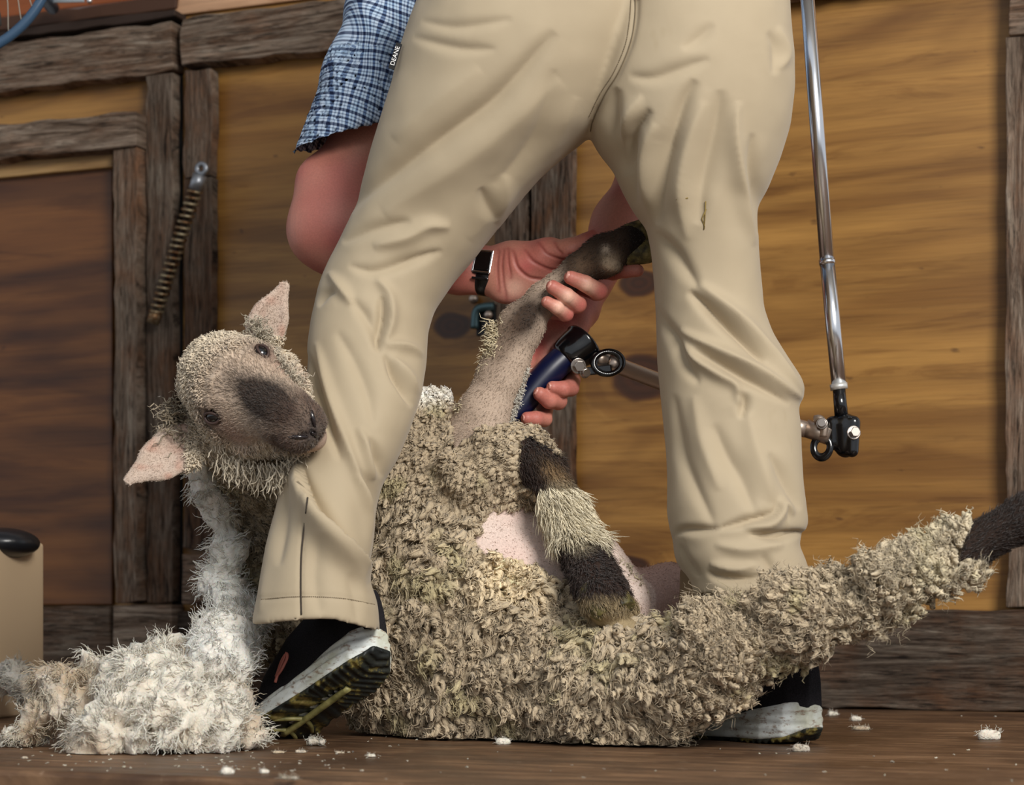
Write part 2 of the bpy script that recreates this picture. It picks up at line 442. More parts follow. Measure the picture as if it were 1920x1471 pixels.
# the door on the left with its weathered framing
door = bpy.data.objects.new('door_1', None); C.objects.link(door); door.location = Vector(WO); door.rotation_euler = (0, 0, -AW); struct(door)
wbox('door_panel', uL, u_gap-.006, 0, wall_uz(333, 30)[1], -.02, 0, PLY, 0, door)
rail('top_rail', -1500, 326, 325, 36, 136, .045, W_H[0], parent=door, wobble=.01)
rail('door_stile', 272, 325, 300, 137, 1131, .035, W_V[0], parent=door, wobble=.008)
wbox('hatch_panel', wall_uz(-700, 700)[0], wall_uz(216, 700)[0], wall_uz(210, 1134)[1], wall_uz(210, 272)[1], .001, .012, PLYD, 0, door)
rail('hatch_rail', -700, 257, 250, 204, 276, .07, W_H[1], parent=door, wobble=.008)
rail('hatch_stile', 211, 259, 235, 272, 1131, .06, W_V[1], parent=door, wobble=.008)
rail('pine_batten', -700, 211, 208, 281, 313, .03, PINE, parent=door, wobble=.001)
rail('bottom_rail', -1500, 208, 200, 1135, 1300, .05, W_H[3], parent=door)
rail('bottom_rail', 210, 322, 300, 1132, 1300, .055, W_H[1], parent=door)
dk = wbox('gap_shade_strip', wall_uz(322, 700)[0], wall_uz(344, 700)[0], 0, wall_uz(333, 35)[1], -.03, .002, newmat('black_gap', (.004, .003, .003, 1), .95), 0, door)  # solid black strip painted in for the shade inside the door gap
# framing to the right of the gap
n = 0
def trim(*a, **k):
    global n
    n += 1; o = rail('trim_%d' % n, *a, **k); return struct(o)
trim(336, 2300, 335, 32, 127, .05, W_H[2], wobble=.012)
trim(341, 398, 360, 128, 335, .035, W_V[2], wobble=.01)
trim(342, 399, 370, 330, 1031, .03, W_V[3], wobble=.008)
trim(340, 412, 360, 1035, 1133, .045, W_H[1])
trim(322, 1075, 400, 1142, 1300, .03, weathered('brown_sill', 'u', .6, 3, .9))
trim(926, 990, 960, 250, 1142, .03, weathered('grey_batten', 'z', .98, 21, .25), wobble=.003)
trim(994, 1075, 1040, 250, 1142, .03, weathered('brown_batten', 'z', .85, 24, .95), wobble=.003)
trim(988, 995, 990, 250, 1142, .004, newmat('batten_gap', (.006, .004, .003, 1), .95), wobble=0)  # near-black strip stands in for the shade between the two battens
trim(1070, 2500, 1700, 1140, 1331, .06, weathered('bottom_plate', 'u', .72, 12, .75), wobble=.008)
trim(1884, 1960, 1900, 66, 1139, .045, weathered('right_post_wood', 'z', .98, 15, .5), wobble=.012)
trim(1890, 2100, 1900, -60, 64, .055, W_H[0])
# timber ledge and boarding above the left door
rail('trim_20', -1500, 332, 300, -8, 20, .02, newmat('brown_ledge', srgb(70, 42, 24), .7)).update_tag(); struct(bpy.data.objects['trim_20'])
struct(rail('trim_21', -1500, 332, 300, 18, 36, .05, DARKW))
struct(wbox('trim_22', uL, wall_uz(332, 700)[0], wall_uz(300, -8)[1], wall_uz(300, -400)[1], -.03, -.004, plywood('rust_board', srgb(110, 52, 18), srgb(150, 78, 30), srgb(160, 90, 40), 9), 0))
struct(rail('trim_23', 296, 2300, 300, -160, 32, .012, plywood('pink_board', srgb(170, 128, 96), srgb(206, 164, 130), srgb(214, 176, 142), 10), wobble=0))

# ---- floor: raised boards with a front edge parallel to the wall
m = newmat('floor_board', rough=.45, spec=.4); t = NT(m)
v = t.mapping(scale=(1, 1, 1), rot=(0, 0, AW)); vs = t.n('ShaderNodeMapping', {'Vector': v, 'Scale': (1.6, 22, 1)}).outputs[0]
g = t.noise(vs, 3, 7, .65, .8); s1 = t.noise(v, 7, 5, .6); s2 = t.noise(v, 40, 3, .6)
c = t.ramp(g, [(.3, srgb(62, 44, 30)), (.5, srgb(106, 78, 54)), (.72, srgb(158, 124, 92))])
c = t.mix(c, srgb(58, 40, 30), t.math('MULTIPLY', t.ramp(s1, [(.42, (1, 1, 1, 1)), (.6, (0, 0, 0, 1))]), .6))
c = t.mix(c, srgb(176, 150, 124), t.math('MULTIPLY', t.ramp(s2, [(.62, (0, 0, 0, 1)), (.72, (1, 1, 1, 1))]), .25))
FLOORM = t.out(Base_Color=c, Roughness=t.ramp(s1, [(.3, (.32,)*3+(1,)), (.7, (.6,)*3+(1,))]), Normal=t.bump(g, .5, .004))
def fl(xa, d): return np.array([xa, CAMY+d-TA*xa, 0])
FD = 1.895
fp = [fl(-4, FD), fl(4, FD), fl(4, 3.8), fl(-4, 3.8)]
V = [p for p in fp]+[p+np.array([0, 0, -.03]) for p in fp]
Fq = [[0, 1, 2, 3], [7, 6, 5, 4], [0, 4, 5, 1], [1, 5, 6, 2], [2, 6, 7, 3], [3, 7, 4, 0]]
o = struct(bevel(mesh_obj('floor', V, Fq, FLOORM, smooth=False), .006, 3))
JO = newmat('stage_front', srgb(74, 48, 34), .8)
fp = [fl(-4, FD+.03), fl(4, FD+.03), fl(4, FD+.08), fl(-4, FD+.08)]
V = [p+np.array([0, 0, -.03]) for p in fp]+[p+np.array([0, 0, -.6]) for p in fp]
struct(mesh_obj('trim_30', V, Fq, JO, smooth=False))
V = np.array([[-6, -8, -.6], [6, -8, -.6], [6, 1.5, -.6], [-6, 1.5, -.6]]); 
struct(mesh_obj('trim_31', V, [[0, 1, 2, 3]], newmat('ground_below', srgb(110, 100, 90), .9), smooth=False))
# roof of the shed: keeps sky light coming from the open front
p = [wpt(-5, 2.6, -.1), wpt(5, 2.6, -.1), wpt(5, 3.1, 1.9), wpt(-5, 3.1, 1.9)]
V = p+[q+ZZ*.05 for q in p]
struct(mesh_obj('ceiling', V, [[3, 2, 1, 0], [4, 5, 6, 7], [0, 1, 5, 4], [1, 2, 6, 5], [2, 3, 7, 6], [3, 0, 4, 7]], newmat('roof_iron', srgb(150, 146, 140), .6), smooth=False))

# ================================================================ camera, light
cam = bpy.data.cameras.new('camera'); co = bpy.data.objects.new('camera', cam); C.objects.link(co); bpy.context.scene.camera = co
co.location = (0, CAMY, CAMZ); co.rotation_euler = (math.pi/2, 0, 0); cam.sensor_width = 36; cam.lens = FPX*36/1920; cam.shift_y = (HY-735.5)/1920
cam.dof.use_dof = True; cam.dof.focus_distance = 2.62; cam.dof.aperture_fstop = 6.0; cam.clip_start = .05
w = bpy.data.worlds.new('sky'); bpy.context.scene.world = w; w.use_nodes = True
bg = w.node_tree.nodes['Background']; bg.inputs[0].default_value = (.90, .94, 1.0, 1); bg.inputs[1].default_value = .62
def area(name, loc, look, size, sy, power, col):
    l = bpy.data.lights.new(name, 'AREA'); l.shape = 'RECTANGLE'; l.size = size; l.size_y = sy; l.energy = power; l.color = col
    o = bpy.data.objects.new(name, l); C.objects.link(o); o.location = loc; o.rotation_euler = (Vector(look)-Vector(loc)).to_track_quat('-Z', 'Y').to_euler(); return o
area('daylight_doorway', (1.7, -3.5, 2.3), (.1, .2, .5), 1.5, 1.3, 205, (1, .96, .90))
vs_ = bpy.context.scene.view_settings; vs_.view_transform = 'Standard'; vs_.look = 'None'; vs_.exposure = 0.0; vs_.gamma = 1.0; vs_.use_curve_mapping = False
# ================================================================ the shearer
person = thing('person', 'person in khaki trousers and blue checked shirt bending over the sheep, seen from behind', 'person', (.1, .08, 0))
def interp(tab, y, c=1):
    a = np.array(tab, float); return np.interp(y, a[:, 0], a[:, c])
LL = [(-60, 800), (0, 785), (50, 765), (110, 745), (160, 735), (220, 715), (270, 700), (330, 685), (400, 665), (450, 640), (500, 615), (540, 600), (600, 585), (650, 578), (720, 575), (780, 577), (830, 572), (865, 548), (900, 530), (950, 520), (1010, 505), (1080, 490), (1130, 480), (1165, 474), (1240, 474)]
LR = [(-60, 1230), (0, 1225), (50, 1222), (110, 1200), (180, 1160), (250, 1108), (285, 1062), (330, 1012), (390, 962), (440, 921), (480, 892), (530, 850), (580, 815), (620, 803), (680, 800), (740, 790), (800, 770), (860, 745), (910, 715), (960, 704), (1010, 700), (1060, 692), (1090, 694), (1130, 708), (1180, 712), (1240, 712)]
RL = [(-60, 1130), (0, 1130), (50, 1125), (110, 1105), (180, 1095), (250, 1106), (280, 1122), (310, 1148), (350, 1165), (390, 1187), (420, 1212), (470, 1222), (520, 1226), (600, 1231), (680, 1233), (760, 1241), (850, 1250), (900, 1252), (960, 1251), (990, 1256), (1010, 1262), (1050, 1268), (1085, 1290), (1140, 1300)]
RR = [(-60, 1470), (0, 1476), (60, 1481), (120, 1487), (180, 1487), (240, 1480), (300, 1461), (350, 1440), (390, 1421), (450, 1418), (520, 1425), (580, 1431), (630, 1450), (680, 1480), (715, 1504), (740, 1508), (765, 1494), (800, 1499), (900, 1503), (950, 1510), (985, 1515), (1015, 1494), (1050, 1510), (1080, 1519), (1140, 1505)]
# depth of the leg's middle and half thickness by row
LC = [(-60, .07), (100, .06), (250, .07), (400, .11), (520, .13), (650, .10), (800, .05), (950, .015), (1100, -.01), (1240, -.02)]
LT = [(-60, .15), (100, .15), (250, .125), (400, .105), (520, .095), (650, .088), (800, .082), (950, .085), (1100, .088), (1240, .09)]
RC = [(-60, .07), (100, .06), (250, .06), (400, .08), (550, .10), (700, .085), (850, .07), (1000, .06), (1140, .055)]
RT = [(-60, .15), (100, .15), (250, .13), (400, .11), (550, .10), (700, .10), (850, .09), (1000, .09), (1140, .088)]
xs = axis(-.42, .45, .0032); ys = axis(-.16, .30, .0042); zs = axis(.12, 1.10, .0032)
TF = Field(xs, ys, zs)
def leg_field(Ltab, Rtab, Ctab, Ttab):
    # solve row for each height (depth varies slowly with row)
    pyv = np.arange(-130, 1300, 1.0); cy = interp(Ctab, pyv); d = cy-CAMY
    zz = CAMZ+(HY-pyv)/FPX*d
    py = np.interp(zs, zz[::-1], pyv[::-1]); cyz = interp(Ctab, py); dz = cyz-CAMY
    xl = (interp(Ltab, py)-CX)/FPX*dz; xr = (interp(Rtab, py)-CX)/FPX*dz; ty = interp(Ttab, py)
    cx = (xl+xr)/2; a = (xr-xl)/2
    def sm(v, s):   # iron out the kinks of the tables
        n_ = int(3*s/.0032); k = np.exp(-.5*(np.arange(-n_, n_+1)*.0032/s)**2); k /= k.sum()
        return np.convolve(np.pad(v, n_, mode='edge'), k, 'valid')
    cx = sm(cx, .006); a = sm(a, .006); ty = sm(ty, .035); cyz = sm(cyz, .035)
    X = xs[:, None, None]; Y = ys[None, :, None]
    ex = 2.2
    q = (np.abs((X-cx[None, None, :])/a)**ex+np.abs((Y-cyz[None, None, :])/ty)**ex)**(1/ex)
    return ((q-1)*np.minimum(a, ty)[None, None, :]).astype(F32)
dl = leg_field(LL, LR, LC, LT); dr = leg_field(RL, RR, RC, RT)
sl = (slice(None),)*3
# hems: the legs are open shells at the bottom
X = xs[:, None, None]; Y = ys[None, :, None]; Z = zs[None, None, :]
hemL = (.1575-.045*np.clip(X+.33, 0, .2)*.4-.012*np.clip((X+.22)/.05, 0, 1)+.012*np.sin((X+.33)*16)+.10*np.clip(Y, -.1, .2)*.5)-Z
hemR = (.196+0*X)-Z
for d, hem in ((dl, hemL), (dr, hemR)):
    inner = np.maximum(-(d+.009), Z-.30+0*d)   # hollow below z=.30
    d2 = np.where(Z < .30, np.maximum(d, -(d+.009)), d)
    d2 = np.maximum(d2, hem)
    TF.smin(sl, d2.astype(F32), F32(.012))
del dl, dr
TF.D = np.maximum(TF.D, (Z-1.07)).astype(F32)
TV, TQ = TF.mesh(); del TF
TV = relax(TV, TQ, 3)
TN = vnormals(TV, TQ)
px, py = proj(TV)
fw = np.clip(-TN[:, 1]*1.6+.25, 0, 1)
# folds: (kind, amplitude mm, width px, points)
FOLDS = [
 ('v', 13, 28, [(1040, 60), (965, 150), (909, 205), (803, 279), (697, 354), (655, 395)]),
 ('r', 7, 44, [(1050, 150), (960, 230), (850, 315), (720, 400)]),
 ('r', 4, 34, [(900, 130), (820, 190), (740, 260)]),
 ('v', 5, 18, [(902, 354), (915, 385), (929, 412)]),
 ('r', 5, 22, [(950, 330), (945, 380), (932, 420)]),
 ('r', 5, 30, [(1080, 180), (1030, 290), (960, 365), (880, 450)]),
 ('v', 4, 20, [(1040, 130), (1000, 260), (930, 350)]),
 ('v', 6, 16, [(644, 455), (700, 430), (770, 415)]),
 ('r', 8, 20, [(700, 462), (760, 446), (803, 424), (845, 425)]),
 ('v', 7, 14, [(654, 498), (700, 508), (760, 492), (830, 470)]),
 ('v', 4, 14, [(790, 40), (860, 50), (960, 36)]),
 ('v', 4, 14, [(775, 70), (860, 90), (930, 92)]),
 ('r', 8, 15, [(705, 520), (731, 553), (733, 600), (722, 645)]),
 ('v', 11, 13, [(716, 555), (716, 600), (707, 640), (712, 660)]),
 ('v', 6, 14, [(660, 560), (690, 600), (710, 650)]),
 ('r', 7, 12, [(719, 647), (745, 645), (773, 651), (795, 668)]),
 ('v', 12, 12, [(722, 665), (740, 700), (758, 728), (773, 762)]),
 ('r', 6, 14, [(738, 668), (765, 700), (788, 740)]),
 ('r', 7, 13, [(618, 510), (640, 540), (662, 572)]),
 ('v', 6, 10, [(600, 575), (612, 552), (632, 545)]),
 ('r', 8, 13, [(592, 640), (608, 700), (628, 770), (660, 860), (682, 935), (696, 1000)]),
 ('v', 8, 13, [(575, 660), (594, 730), (612, 790), (640, 865)]),
 ('v', 5, 18, [(631, 620), (665, 680), (690, 740), (700, 800)]),
 ('v', 9, 13, [(694, 820), (708, 860), (716, 895)]),
 ('r', 7, 14, [(672, 800), (688, 840), (700, 900)]),
 ('v', 5, 12, [(672, 880), (700, 930), (708, 965)]),
 ('r', 6, 12, [(665, 890), (690, 950), (694, 1010), (690, 1060)]),
 ('s', 22, 14, [(562, 868), (577, 921), (600, 965), (628, 1003), (656, 1033), (700, 1085)]),
 ('r', 6, 18, [(560, 900), (590, 975), (640, 1045), (690, 1110)]),
 ('v', 5, 16, [(545, 900), (530, 980), (520, 1060)]),
 ('r', 4, 16, [(520, 930), (505, 1000), (495, 1070), (488, 1150)]),
 ('v', 4, 20, [(600, 1010), (590, 1080), (600, 1150)]),
 ('v', 3, 14, [(650, 1075), (665, 1120), (670, 1165)]),
 # right leg
 ('v', 11, 24, [(1157, 165), (1150, 205), (1155, 250), (1172, 330)]),
 ('v', 13, 20, [(1222, 205), (1205, 225), (1188, 250), (1180, 300), (1192, 389)]),
 ('r', 7, 16, [(1205, 180), (1180, 215), (1165, 260), (1170, 310)]),
 ('r', 7, 20, [(1230, 230), (1212, 270), (1208, 340), (1225, 420)]),
 ('v', 13, 24, [(1304, 150), (1282, 195), (1255, 280), (1238, 350), (1232, 420)]),
 ('r', 6, 22, [(1320, 190), (1290, 260), (1275, 350), (1290, 450)]),
 ('v', 10, 28, [(1352, 170), (1342, 245), (1318, 345), (1310, 420)]),
 ('r', 9, 18, [(1385, 190), (1378, 225), (1380, 285), (1394, 371), (1415, 460)]),
 ('v', 7, 16, [(1410, 250), (1408, 310), (1418, 370), (1420, 440)]),
 ('v', 5, 16, [(1180, 143), (1225, 146), (1280, 128), (1330, 110)]),
 ('v', 4, 16, [(1280, 92), (1310, 72), (1338, 45)]),
 ('v', 5, 14, [(1440, 60), (1455, 90), (1450, 140)]),
 ('r', 5, 14, [(1460, 50), (1475, 100), (1460, 130)]),
 ('v', 7, 18, [(1231, 435), (1262, 470), (1287, 505), (1310, 540)]),
 ('v', 14, 15, [(1290, 545), (1349, 597), (1395, 637), (1432, 680)]),
 ('r', 10, 18, [(1310, 530), (1370, 580), (1425, 640), (1470, 690), (1505, 735)]),
 ('r', 11, 15, [(1275, 618), (1300, 632), (1349, 656), (1416, 690), (1475, 728), (1507, 748)]),
 ('v', 8, 12, [(1300, 655), (1360, 690), (1420, 722), (1480, 758)]),
 ('r', 9, 14, [(1275, 632), (1300, 668), (1345, 700), (1380, 722), (1387, 760)]),
 ('v', 8, 12, [(1386, 735), (1396, 752), (1390, 785)]),
 ('v', 8, 15, [(1232, 575), (1246, 605), (1270, 640), (1290, 690), (1310, 720)]),
 ('v', 6, 18, [(1264, 740), (1272, 800), (1285, 865), (1319, 943), (1340, 985)]),
 ('v', 7, 22, [(1336, 795), (1360, 850), (1391, 900), (1416, 964)]),
 ('r', 6, 22, [(1300, 740), (1320, 830), (1350, 920)]),
 ('r', 6, 24, [(1400, 770), (1420, 850), (1450, 940)]),
 ('v', 7, 16, [(1440, 850), (1454, 871), (1484, 922), (1500, 955)]),
 ('r', 9, 14, [(1395, 988), (1440, 985), (1462, 965), (1471, 945), (1490, 965)]),
 ('v', 9, 10, [(1345, 992), (1405, 975), (1450, 962), (1458, 940)]),
 ('v', 11, 10, [(1405, 1000), (1450, 1004), (1500, 999), (1515, 1003)]),
 ('r', 6, 16, [(1340, 1020), (1400, 1030), (1470, 1020)]),
 ('v', 8, 10, [(1262, 1004), (1280, 994), (1308, 993), (1350, 990)]),
 ('v', 8, 10, [(1325, 1070), (1345, 1082), (1391, 1086), (1440, 1078)]),
 ('r', 6, 12, [(1330, 1056), (1380, 1066), (1420, 1058)]),
 ('v', 5, 12, [(1430, 1040), (1450, 1068), (1470, 1085)]),
 ('v', 5, 10, [(1275, 1020), (1285, 1050), (1310, 1080)]),
]
disp = np.zeros(len(TV))
for kind, amp, wd, pts in FOLDS:
    pts = [tuple(p) for p in catmull([(a, b, 0) for a, b in pts], 5)[:, :2]]
    x0 = min(p[0] for p in pts)-4*wd; x1 = max(p[0] for p in pts)+4*wd; y0 = min(p[1] for p in pts)-4*wd; y1 = max(p[1] for p in pts)+4*wd
    m = np.where((px > x0) & (px < x1) & (py > y0) & (py < y1) & (fw > 0))[0]
    d, sgn, par = pldist(px[m], py[m], pts)
    end = np.sin(math.pi*np.clip(par, 0, 1))**.6
    wd = wd*(.55+.5*np.sin(math.pi*np.clip(par, 0, 1)))
    if kind == 's': g = np.where(sgn > 0, np.exp(-(d/(wd*2.2))**2), -np.exp(-(d/wd)**2)*.4); g = g*end
    else: g = (.55*np.exp(-(d/(wd*.85))**2)+.6*np.exp(-np.sqrt((d/(wd*.8))**2+.04)*1.6)-.22*np.exp(-(d/(wd*2.2))**2))*end*(1 if kind == 'r' else -1)
    disp[m] += g*amp*.001*1.45
disp += vnoise(TV*np.array([1, 1, .6]), .07, 4)*.0022+vnoise(TV, .028, 5)*.0009
# sewn seams: centre back, side seam of the left leg, hem lines
def groove(pts, amp, wd):
    global disp
    d, _, par = pldist(px, py, [tuple(p) for p in catmull([(a, b, 0) for a, b in pts], 6)[:, :2]]); disp = disp-amp*np.exp(-(d/wd)**2)*(fw > 0)
groove([(1192, 0), (1190, 40), (1181, 85), (1160, 135), (1135, 175), (1112, 225), (1106, 250)], .004, 7)
groove([(577, 930), (570, 990), (565, 1043), (564, 1100), (565, 1165)], .002, 5)
groove([(487, 1122), (560, 1117), (640, 1120), (706, 1132)], .0012, 5)
groove([(1264, 1045), (1262, 1010)], .002, 5)
TV = TV+TN*(disp*np.where(TN[:, 1] < .2, fw, 1))[:, None]
# colour: cloth with stitched dark lines, stains
tc = np.tile(lin(174, 159, 134), (len(TV), 1))
TV_ = TV
trousers = mesh_obj('trousers', TV, TQ, None, person, col=tc)
m = newmat('khaki_cotton', rough=.72, spec=.25); t = NT(m)
a = t.n('ShaderNodeAttribute', attribute_name='Col').outputs['Color']
ob = t.mapping()
tw = t.n('ShaderNodeTexWave', {'Vector': t.mapping(rot=(0, .8, 0)), 'Scale': 420.0, 'Distortion': .6}, wave_type='BANDS').outputs['Fac']
n1 = t.noise(ob, 7, 4, .55); n2 = t.noise(ob, 260, 2)
c = t.mix(a, t.ramp(n1, [(.3, (.93, .92, .90, 1)), (.7, (1.03, 1.03, 1.02, 1))]), 1.0, 'MULTIPLY')
st = t.noise(t.mapping(scale=(1, 1, .55)), 16, 3, .6)
c = t.mix(c, srgb(138, 120, 84), t.math('MULTIPLY', t.ramp(st, [(.66, (0, 0, 0, 1)), (.8, (1, 1, 1, 1))]), .35))
t.out(Base_Color=c, Sheen_Weight=.15, Normal=t.bump(t.math('ADD', t.math('MULTIPLY', tw, .3), t.math('MULTIPLY', n2, .5)), .25, .0006))
trousers.data.materials.append(m)
# surface lookup so stitching and marks sit on the cloth
def on_surface(V, N, sx, sy, lift=.0008):
    qx, qy = proj(V); out = []
    fr = N[:, 1] < 0
    idx = np.where(fr)[0]
    for a, b in zip(sx, sy):
        d = (qx[idx]-a)**2+(qy[idx]-b)**2; c = idx[np.argsort(d)[:6]]
        c = c[V[c, 1] < V[c, 1].min()+.02]
        Y = V[c, 1].mean(); out.append(P(a, b, Y-lift))
    return np.array(out)
TN2 = vnormals(TV, TQ)
def seam(name, pts, r, mat):
    cp = catmull([(a, b, 0) for a, b in pts], 6); s = on_surface(TV, TN2, cp[:, 0], cp[:, 1], .0009)
    v, f = tube(s, r, 6); return mesh_obj(name, v, f, mat, trousers)
SEAMM = newmat('seam_thread', srgb(112, 98, 76), .8)
seam('centre_seam', [(1192, -5), (1190, 40), (1181, 85), (1160, 135), (1135, 175), (1112, 225), (1107, 246)], .0007, SEAMM)
seam('side_seam', [(577, 932), (570, 990), (565, 1043), (564, 1100), (565, 1152)], .0011, newmat('dark_seam', srgb(60, 52, 44), .9))
def stitches(name, pts, n, mat, r=.0006, L=.0028):
    cp = catmull([(a, b, 0) for a, b in pts], max(6, int(n/(len(pts)-1))+1)); s = on_surface(TV, TN2, cp[:, 0], cp[:, 1], .0008)
    L_ = []
    for i in range(0, len(s)-1, 1):
        L_.append(tube([s[i], s[i]+(s[i+1]-s[i])*.55], r, 5))
    v, f = mjoin(L_); return mesh_obj(name, v, f, mat, trousers)
stitches('seam_stitching', [(1183, 0), (1180, 40), (1172, 85), (1151, 135), (1127, 173), (1104, 220)], 70, SEAMM)
stitches('hem_stitching', [(490, 1123), (560, 1118), (640, 1121), (704, 1133)], 60, SEAMM)
# maker's tag sewn in the pocket seam
tg = [P(743, 79, -.005), P(754, 83, -.005), P(739, 131, -.005), P(728, 127, -.005)]
V = tg+[p+np.array([0, .002, 0]) for p in tg]
mesh_obj('brand_tag', V, [[3, 2, 1, 0], [4, 5, 6, 7], [0, 1, 5, 4], [1, 2, 6, 5], [2, 3, 7, 6], [3, 0, 4, 7]], newmat('tag_black', srgb(8, 9, 12), .8), trousers, smooth=False)
cu = bpy.data.curves.new('tag_lettering', 'FONT'); cu.body = 'DEANE'; cu.size = .0080; cu.extrude = .0002; cu.align_x = 'CENTER'; cu.align_y = 'CENTER'
to = bpy.data.objects.new('tmp_text', cu); C.objects.link(to); bpy.context.view_layer.update()
tm = bpy.data.meshes.new_from_object(to.evaluated_get(bpy.context.evaluated_depsgraph_get())); bpy.data.objects.remove(to)
e1 = unit(tg[0]-tg[3]); nn = unit(np.cross(tg[1]-tg[0], tg[3]-tg[0])); nn = nn if nn[1] < 0 else -nn; e2 = np.cross(nn, e1)
cc = sum(tg)/4+nn*.0008
tv = np.array([v.co[:] for v in tm.vertices]); tv = cc+tv[:, :1]*e1+tv[:, 1:2]*e2+tv[:, 2:]*nn
mesh_obj('tag_lettering', tv, [list(p.vertices) for p in tm.polygons], newmat('tag_white', srgb(230, 230, 230), .6), trousers, smooth=False)

# ---- rolled inner cuff showing under the right hem
v = []; 
a0 = P(1262, 1086, .06); 
cuff = Field(axis(.16, .40, .004), axis(-.06, .18, .004), axis(.10, .25, .004))
cuff.cone(P(1343, 1128, .07), P(1352, 1090, .07), .050, .056, .01)
v, q = cuff.mesh(); mesh_obj('inner_cuff', v, q, newmat('brown_lining', srgb(112, 92, 66), .75), trousers)
# small grass-seed marks on the cloth
GST = newmat('grass_stain', srgb(128, 108, 56), .9)
for pts in ([(1323, 377), (1322, 400), (1320, 430)], [(1324, 392), (1316, 410), (1321, 425)], [(1268, 374), (1290, 371)]):
    s = on_surface(TV, TN2, [p[0] for p in pts], [p[1] for p in pts], .001); v, f = tube(s, .0008, 5); mesh_obj('grass_scratch', v, f, GST, trousers)

# ================================================================ body: torso, arms and hands, one surface
xs = axis(-.46, .46, .009, (-.09, .21, .0017)); ys = axis(-.02, .98, .009, (.12, .33, .0018)); zs = axis(.20, 1.46, .009, (.405, .70, .0017))
B = Field(xs, ys, zs)
def pc(a, b, ra, rb, k=.01, flat=None): B.cone(P(*a), P(*b), ra, rb, k, flat)
# torso, neck and head, out of the picture above
pel = np.array([.10, .10, 1.02]); che = np.array([.07, .46, 1.27]); sL = np.array([-.12, .42, 1.20]); sR = np.array([.27, .44, 1.20])
B.cone(pel, che, .13, .15, .05); B.cone(che, che+[0, .12, .03], .13, .06, .05); B.cone(sL, sR, .065, .065, .06)
B.cone(che+[0, .10, .03], che+[0, .24, .05], .06, .055, .03); B.cone(che+[0, .27, .04], che+[0, .31, .02], .095, .08, .03)
B.cone(pel, P(900, 150, .07), .12, .08, .04); B.cone(P(900, 150, .07), P(715, 560, .12), .075, .055, .03); B.cone(P(715, 560, .12), P(590, 1050, 0), .05, .04, .02)
B.cone(pel, P(1320, 150, .07), .11, .07, .04); B.cone(P(1320, 150, .07), P(1325, 600, .10), .06, .05, .03); B.cone(P(1340, 600, .10), P(1385, 1040, .06), .05, .04, .02)
# left arm
EL = P(632, 425, .30)
B.cone(sL, EL, .055, .052, .05); pc((632, 425, .30), (640, 400, .30), .056, .05, .02)
B.cone(P(600, 340, .30), P(594, 425, .29), .034, .028, .04); B.cone(P(600, 440, .29), P(640, 468, .29), .036, .036, .03)
pc((632, 430, .30), (735, 470, .29), .055, .052, .03); pc((735, 470, .29), (862, 503, .275), .050, .034, .03); pc((862, 503, .275), (918, 508, .27), .033, .031, .02, ((0, 1, 0), .78))
# left hand: palm
fl = ((0, 1, 0), .62)
pc((918, 508, .268), (960, 508, .258), .031, .036, .02, fl)
pc((958, 486, .256), (1030, 474, .238), .022, .021, .018, fl)          # thumb mount
pc((950, 535, .256), (1000, 535, .25), .024, .020, .02, fl)           # heel of the hand
pc((960, 510, .256), (1035, 512, .250), .034, .024, .02, fl)
pc((975, 500, .245), (1010, 490, .236), .020, .016, .02)
pc((1024, 474, .236), (1068, 468, .222), .0175, .0145, .012)
pc((1068, 468, .222), (1096, 456, .214), .0142, .0125, .008); pc((1096, 456, .214), (1113, 442, .210), .0125, .0098, .006, ((.3, -1, .5), .85))
# left fingers: out of the palm, behind the sheep's leg, back round to the front
def finger(pts, rr, k=.0025):
    for i in range(len(pts)-1): pc(pts[i], pts[i+1], rr[i], rr[i+1], k)
finger([(1035, 492, .252), (1100, 505, .262), (1150, 510, .225), (1172, 506, .205), (1196, 507, .198)], [.013, .012, .0112, .0108, .0088])
finger([(1030, 512, .255), (1085, 535, .255), (1118, 547, .212), (1122, 546, .188), (1098, 532, .168), (1070, 520, .160)], [.013, .012, .0122, .0124, .0112, .0098])
finger([(1022, 530, .255), (1055, 562, .250), (1080, 572, .212), (1083, 571, .186), (1062, 554, .166), (1036, 538, .158)], [.013, .012, .0118, .0120, .0108, .0095])
finger([(1012, 545, .252), (1040, 585, .245), (1060, 589, .212), (1061, 588, .188), (1044, 576, .170), (1026, 566, .164)], [.012, .0108, .0104, .0106, .0096, .0082])
# right arm down behind the sheep's foot
B.cone(sR, P(1255, 250, .40), .055, .05, .04); B.cone(P(1255, 250, .40), P(1225, 330, .40), .05, .047, .03); pc((1225, 330, .40), (1165, 420, .38), .046, .040, .03)
pc((1165, 420, .38), (1085, 575, .325), .038, .029, .03); pc((1085, 575, .325), (1062, 610, .31), .029, .028, .02, ((.8, 0, .5), .8))
# right hand round the handpiece
pc((1062, 608, .308), (1010, 690, .292), .031, .034, .02, ((.35, 1, .2), .62))
pc((1035, 640, .295), (985, 700, .285), .028, .026, .02, ((.35, 1, .2), .6))
pc((1012, 628, .285), (985, 680, .262), .016, .0135, .014); pc((985, 680, .262), (962, 740, .252), .0135, .012, .008)
finger([(1040, 690, .300), (1072, 712, .280), (1070, 727, .250), (1055, 729, .232), (1036, 726, .222)], [.013, .012, .0118, .0112, .0094])
finger([(1020, 705, .300), (1050, 735, .280), (1047, 752, .248), (1030, 750, .228), (1012, 738, .217)], [.013, .0122, .0122, .0118, .0100])
finger([(1000, 715, .298), (1022, 765, .280), (1020, 785, .248), (1004, 785, .230), (988, 784, .222)], [.0125, .0115, .0112, .0108, .0092])
finger([(985, 725, .296), (985, 790, .275), (968, 812, .250), (950, 812, .236)], [.012, .0105, .0098, .0085])
